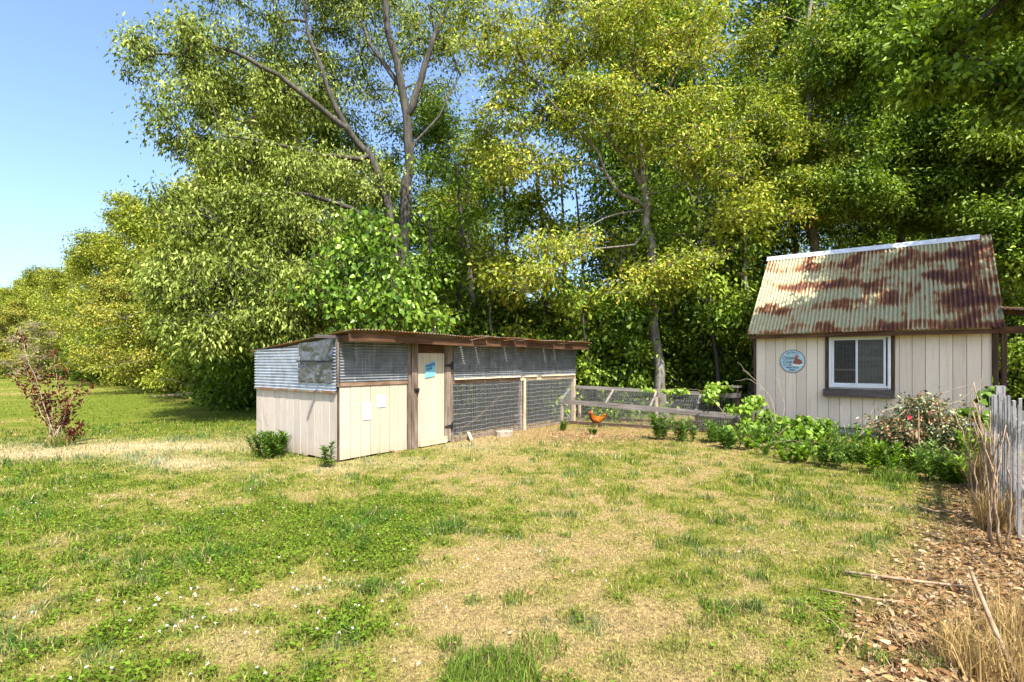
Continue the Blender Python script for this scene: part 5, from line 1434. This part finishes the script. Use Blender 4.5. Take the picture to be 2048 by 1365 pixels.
# ------------------------------------------------------------------ grass, clover, litter
rg = np.random.RandomState(2)
def scatter(n, r0, r1, half=56, pw=0.0):
    u = rg.rand(n)
    r = r0 * (r1 / r0) ** u if pw == 0 else (r0 ** pw + u * (r1 ** pw - r0 ** pw)) ** (1 / pw)
    a = np.radians(rg.uniform(-half, half, n))
    return r * np.sin(a), r * np.cos(a), r
def in_coop(x, y):
    u = .6 * (x - CO[0]) + .8 * (y - CO[1]); v = -.8 * (x - CO[0]) + .6 * (y - CO[1])
    s1 = (u > -.02) & (u < FL + .05) & (v > -.03) & (v < DL + .05)
    u2 = .8 * (x - SO[0]) - .6 * (y - SO[1]); v2 = .6 * (x - SO[0]) + .8 * (y - SO[1])
    return s1 | ((u2 > -.05) & (u2 < SW + .1) & (v2 > -.05) & (v2 < SD))
def blades(name, x, y, h, w, c, lean=.55, kind='stuff', parent=None, z=None):
    n = len(x)
    a = rg.uniform(0, 6.283, n); la = rg.uniform(0, 6.283, n); ln = np.abs(rg.normal(0, lean, n))
    z0 = ground_z(x, y) if z is None else np.zeros(n)
    B = np.stack([x, y, z0], 1)
    sd = np.stack([np.cos(a), np.sin(a), np.zeros(n)], 1) * (w / 2)[:, None]
    mid = B + np.stack([np.cos(la) * ln * h * .35, np.sin(la) * ln * h * .35, h * .6], 1)
    tip = B + np.stack([np.cos(la) * ln * h, np.sin(la) * ln * h, h * np.clip(1 - .3 * ln, .35, 1)], 1)
    V = np.stack([B - sd, B + sd, mid + sd * .7, mid - sd * .7, tip], 1).reshape(-1, 3)
    b = np.arange(n)[:, None] * 5
    T = np.concatenate([b + np.array([t_]) for t_ in ((0, 1, 2), (0, 2, 3), (3, 2, 4))], 0)
    return np_mesh(name, V, tris=T, col=np.repeat(c, 5, 0))
# short lawn
x, y, r = scatter(340000, 2.2, 17, 55, .35)
g, p, l, wd = ground_fields(x, y)
keep = (~in_coop(x, y)) & (wd < .5) & (rg.rand(len(x)) > .75 * l) & (rg.rand(len(x)) > .6 * p)
x, y, r, g = x[keep], y[keep], r[keep], g[keep]
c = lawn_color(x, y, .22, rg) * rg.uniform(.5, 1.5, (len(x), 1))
blu = fbm(x * 4.0, y * 4.0, 52, 2)[:, None] > .68
c = np.where(blu, c * np.array([.55, .8, .9]), c)
dry = rg.rand(len(x)) < np.clip(.5 - .5 * g, .06, .5)
c[dry] = np.array([.46, .35, .17]) * rg.uniform(.5, 1.3, (dry.sum(), 1))
n4 = fbm(x * 7.0, y * 7.0, 44, 3); n5 = fbm(x * 4.0, y * 4.0, 52, 2)
h = (.012 + .05 * g * np.clip((n4 - .35) * 2.2, .15, 1.3) + .05 * sstep(.66, .78, n5) * g) * rg.uniform(.5, 1.6, len(x)) * (1 + r * .025)
tag(link('lawn_grass', blades('lawn_grass', x, y, h, .0020 + r * .0008, c, .8), M['blade']), 'short patchy lawn grass, part green and part dried to straw', 'grass', kind='stuff')
# far grass
x, y, r = scatter(60000, 15, 75, 55, .3)
g, p, l, wd = ground_fields(x, y)
keep = (~in_coop(x, y)) & (wd < .4) & (x < -2)
x, y, r, g = x[keep], y[keep], r[keep], g[keep]
c = lawn_color(x, y, .2, rg) * rg.uniform(.75, 1.3, (len(x), 1))
tag(link('far_grass', blades('far_grass', x, y, .05 * rg.uniform(.6, 1.4, len(x)), .006 + r * .0008, c, .7), M['blade']), 'mown grass of the far lawn beside the woods', 'grass', kind='stuff')
# clover leaves in the lush patches
x, y, r = scatter(150000, 2.2, 11, 55, .4)
g, p, l, wd = ground_fields(x, y)
keep = (rg.rand(len(x)) < .12 + .75 * sstep(.5, 1.0, g))& (g > .45) & (l < .3) & (p < .3) & ((x < .6) | (y < 3.6)) & (~in_coop(x, y))
x, y = x[keep][:52000], y[keep][:52000]
n = len(x)
C = np.stack([x, y, ground_z(x, y) + rg.uniform(.012, .05, n)], 1)
a = rg.uniform(0, 6.28, n)
V, T, kk = leaf_np(C, np.stack([np.cos(a), np.sin(a), rg.normal(0, .3, n)], 1), rg.normal(0, .35, (n, 3)) + [0, 0, 1], .024 * rg.uniform(.7, 1.3, n), .021, .1)
c = np.array([.095, .155, .015]) * rg.uniform(.5, 1.8, (n, 1)) * np.array([1, 1, 1]) 
tag(link('clover', np_mesh('clover', V, tris=T, col=np.repeat(c, kk, 0)), M['blade']), 'dark green clover patches in the lawn', 'clover', kind='stuff')
# clover flowers
fl = []
for bx, by, n, sx_, sy_ in ((180, 1000, 70, 150, 30), (600, 1200, 34, 120, 40), (300, 1280, 50, 160, 50), (620, 1040, 26, 130, 20), (750, 1260, 26, 100, 50), (780, 1060, 22, 80, 25), (850, 1150, 20, 90, 30), (420, 1220, 30, 150, 40), (1000, 1150, 10, 120, 40)):
    for q in range(n // 2): fl.append((bx + rg.normal(0, sx_), by + rg.normal(0, sy_)))
P, Q = [], []
for px, py in fl:
    if py < 930 or py > 1420: continue
    x0, y0 = GP(px, py)
    if in_coop(np.array([x0]), np.array([y0]))[0]: continue
    z0 = rg.uniform(.03, .065)
    for q in range(10):
        d = unit(rg.normal(0, 1, 3) + [0, 0, .5])
        P.append((x0, y0, z0)); Q.append((x0 + d[0] * .009, y0 + d[1] * .009, z0 + d[2] * .0085))
V, Fq = sticks_np(np.array(P), np.array(Q), .003, .0022, 4)
tag(link('clover_flowers', np_mesh('clover_flowers', V, quads=Fq), M['clover']), 'tiny white clover flowers scattered over the green patches', 'flowers', kind='stuff')
# tufts of longer grass
def tuft(px, py, rad, n, h, label, group=None, straw=0.0, name='grass_clump', d=None):
    x0, y0 = GP(px, py) if d is None else ((px - CX) / F_PX * d, d)
    a = rg.uniform(0, 6.28, n); rr = rad * np.sqrt(rg.rand(n))
    x, y = rr * np.cos(a), rr * np.sin(a)
    c = np.array([.10, .15, .022]) * rg.uniform(.5, 2.0, (n, 1))
    s = rg.rand(n) < straw
    c[s] = np.array([.46, .32, .13]) * rg.uniform(.5, 1.25, (s.sum(), 1))
    me = blades(name, x, y, h * rg.uniform(.55, 1.15, n), np.full(n, .0045 + y0 * .0006), c, .55, z=0)
    o = link(name, me, M['blade'], None, (x0, y0, -.005))
    return tag(o, label, 'grass', group)
tuft(985, 1362, .24, 1500, .12, 'thick round clump of long green grass in the dry lawn', straw=.05)
tuft(1080, 1300, .16, 260, .085, 'loose grass clump just past the thick round clump', straw=.1)
G_T = 'small grass tufts in the dry lawn'
for px, py in ((1030, 1205), (1140, 1240), (1230, 1330), (1350, 1300), (1400, 1250), (1520, 1160), (1420, 1215), (1660, 1150), (1750, 1320), (1690, 1290), (1560, 1340), (1470, 1040), (1260, 960), (1480, 955), (1130, 1075), (1370, 1165), (900, 1300), (700, 1215), (1850, 1335), (1600, 1240)):
    tuft(px, py, rg.uniform(.06, .12), int(rg.uniform(60, 130)), rg.uniform(.06, .1), 'small tuft of longer green grass in the dry lawn', G_T, .12)
tuft(1975, 985, .16, 420, .62, 'tall straw-coloured grass clump at the far end of the fence', straw=1.0, name='dry_grass')
tuft(1992, 1060, .14, 300, .45, 'straw-coloured grass leaning along the fence foot', straw=1.0, name='dry_grass')
tuft(1965, 1345, .2, 420, .3, 'golden dry grass clump beside the slanting stick', straw=.95, name='dry_grass')
tuft(2040, 1290, .16, 260, .34, 'golden dry grass clump against the near fence stalks', straw=1.0, name='dry_grass')
tuft(400, 776, .9, 700, .7, 'pale dry grass patch at the foot of the far trees', straw=.85, name='dry_grass')
tuft(255, 764, 1.2, 500, .6, 'pale dry grass along the far wood edge', straw=.8, name='dry_grass')
tuft(495, 812, .6, 600, .45, 'rough green grass in the shade left of the coop', straw=.1)
tuft(118, 893, .22, 260, .3, 'tall grass around the foot of the purple shrub', straw=.35)
tuft(1930, 965, .3, 420, .26, 'lush long grass at the bed edge near the fence', straw=.0)
tuft(1790, 962, .25, 300, .2, 'lush long grass at the bed edge below the rose bush', straw=.0)
# dead leaves
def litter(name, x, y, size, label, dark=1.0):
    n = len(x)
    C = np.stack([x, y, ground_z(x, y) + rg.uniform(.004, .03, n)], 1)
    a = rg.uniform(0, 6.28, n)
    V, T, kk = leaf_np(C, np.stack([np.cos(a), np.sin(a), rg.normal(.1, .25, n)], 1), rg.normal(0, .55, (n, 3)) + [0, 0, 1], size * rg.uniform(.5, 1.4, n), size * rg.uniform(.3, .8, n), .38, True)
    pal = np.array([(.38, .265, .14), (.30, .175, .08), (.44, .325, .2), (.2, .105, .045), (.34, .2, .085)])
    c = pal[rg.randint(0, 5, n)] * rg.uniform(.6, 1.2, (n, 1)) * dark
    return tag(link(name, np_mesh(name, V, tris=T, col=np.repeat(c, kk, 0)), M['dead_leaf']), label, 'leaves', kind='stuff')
x, y, r = scatter(80000, 2.2, 12, 56, .8)
g, p, l, wd = ground_fields(x, y)
keep = (rg.rand(len(x)) < l ** 1.3) & (~in_coop(x, y)) & (x > .8)
kk_ = keep & (rg.rand(len(x)) < .3)
n_ = int(kk_.sum())
tag(link('dry_straw', blades('dry_straw', x[kk_], y[kk_], rg.uniform(.04, .11, n_), np.full(n_, .004), np.array([.48, .36, .19]) * rg.uniform(.4, 1.3, (n_, 1)), 2.2), M['blade']), 'dry straw lying among the dead leaves by the fence', 'straw', kind='stuff')
litter('dead_leaves', x[keep][:30000], y[keep][:30000], .046, 'brown dead leaves littering the ground by the fence and the run')
x, y, r = scatter(500, 2.2, 11, 50, 1)
keep = ~in_coop(x, y)
litter('lawn_leaves', x[keep], y[keep], .035, 'stray dead leaves scattered thinly over the lawn')
x = rg.uniform(-10, 16, 9000); y = rg.uniform(12.5, 23, 9000)
g, p, l, wd = ground_fields(x, y)
keep = (wd > .4) & (~in_coop(x, y))
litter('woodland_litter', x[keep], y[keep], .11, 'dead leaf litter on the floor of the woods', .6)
u = rg.uniform(2.7, FL, 2500); v = rg.uniform(0.05, DL, 2500)
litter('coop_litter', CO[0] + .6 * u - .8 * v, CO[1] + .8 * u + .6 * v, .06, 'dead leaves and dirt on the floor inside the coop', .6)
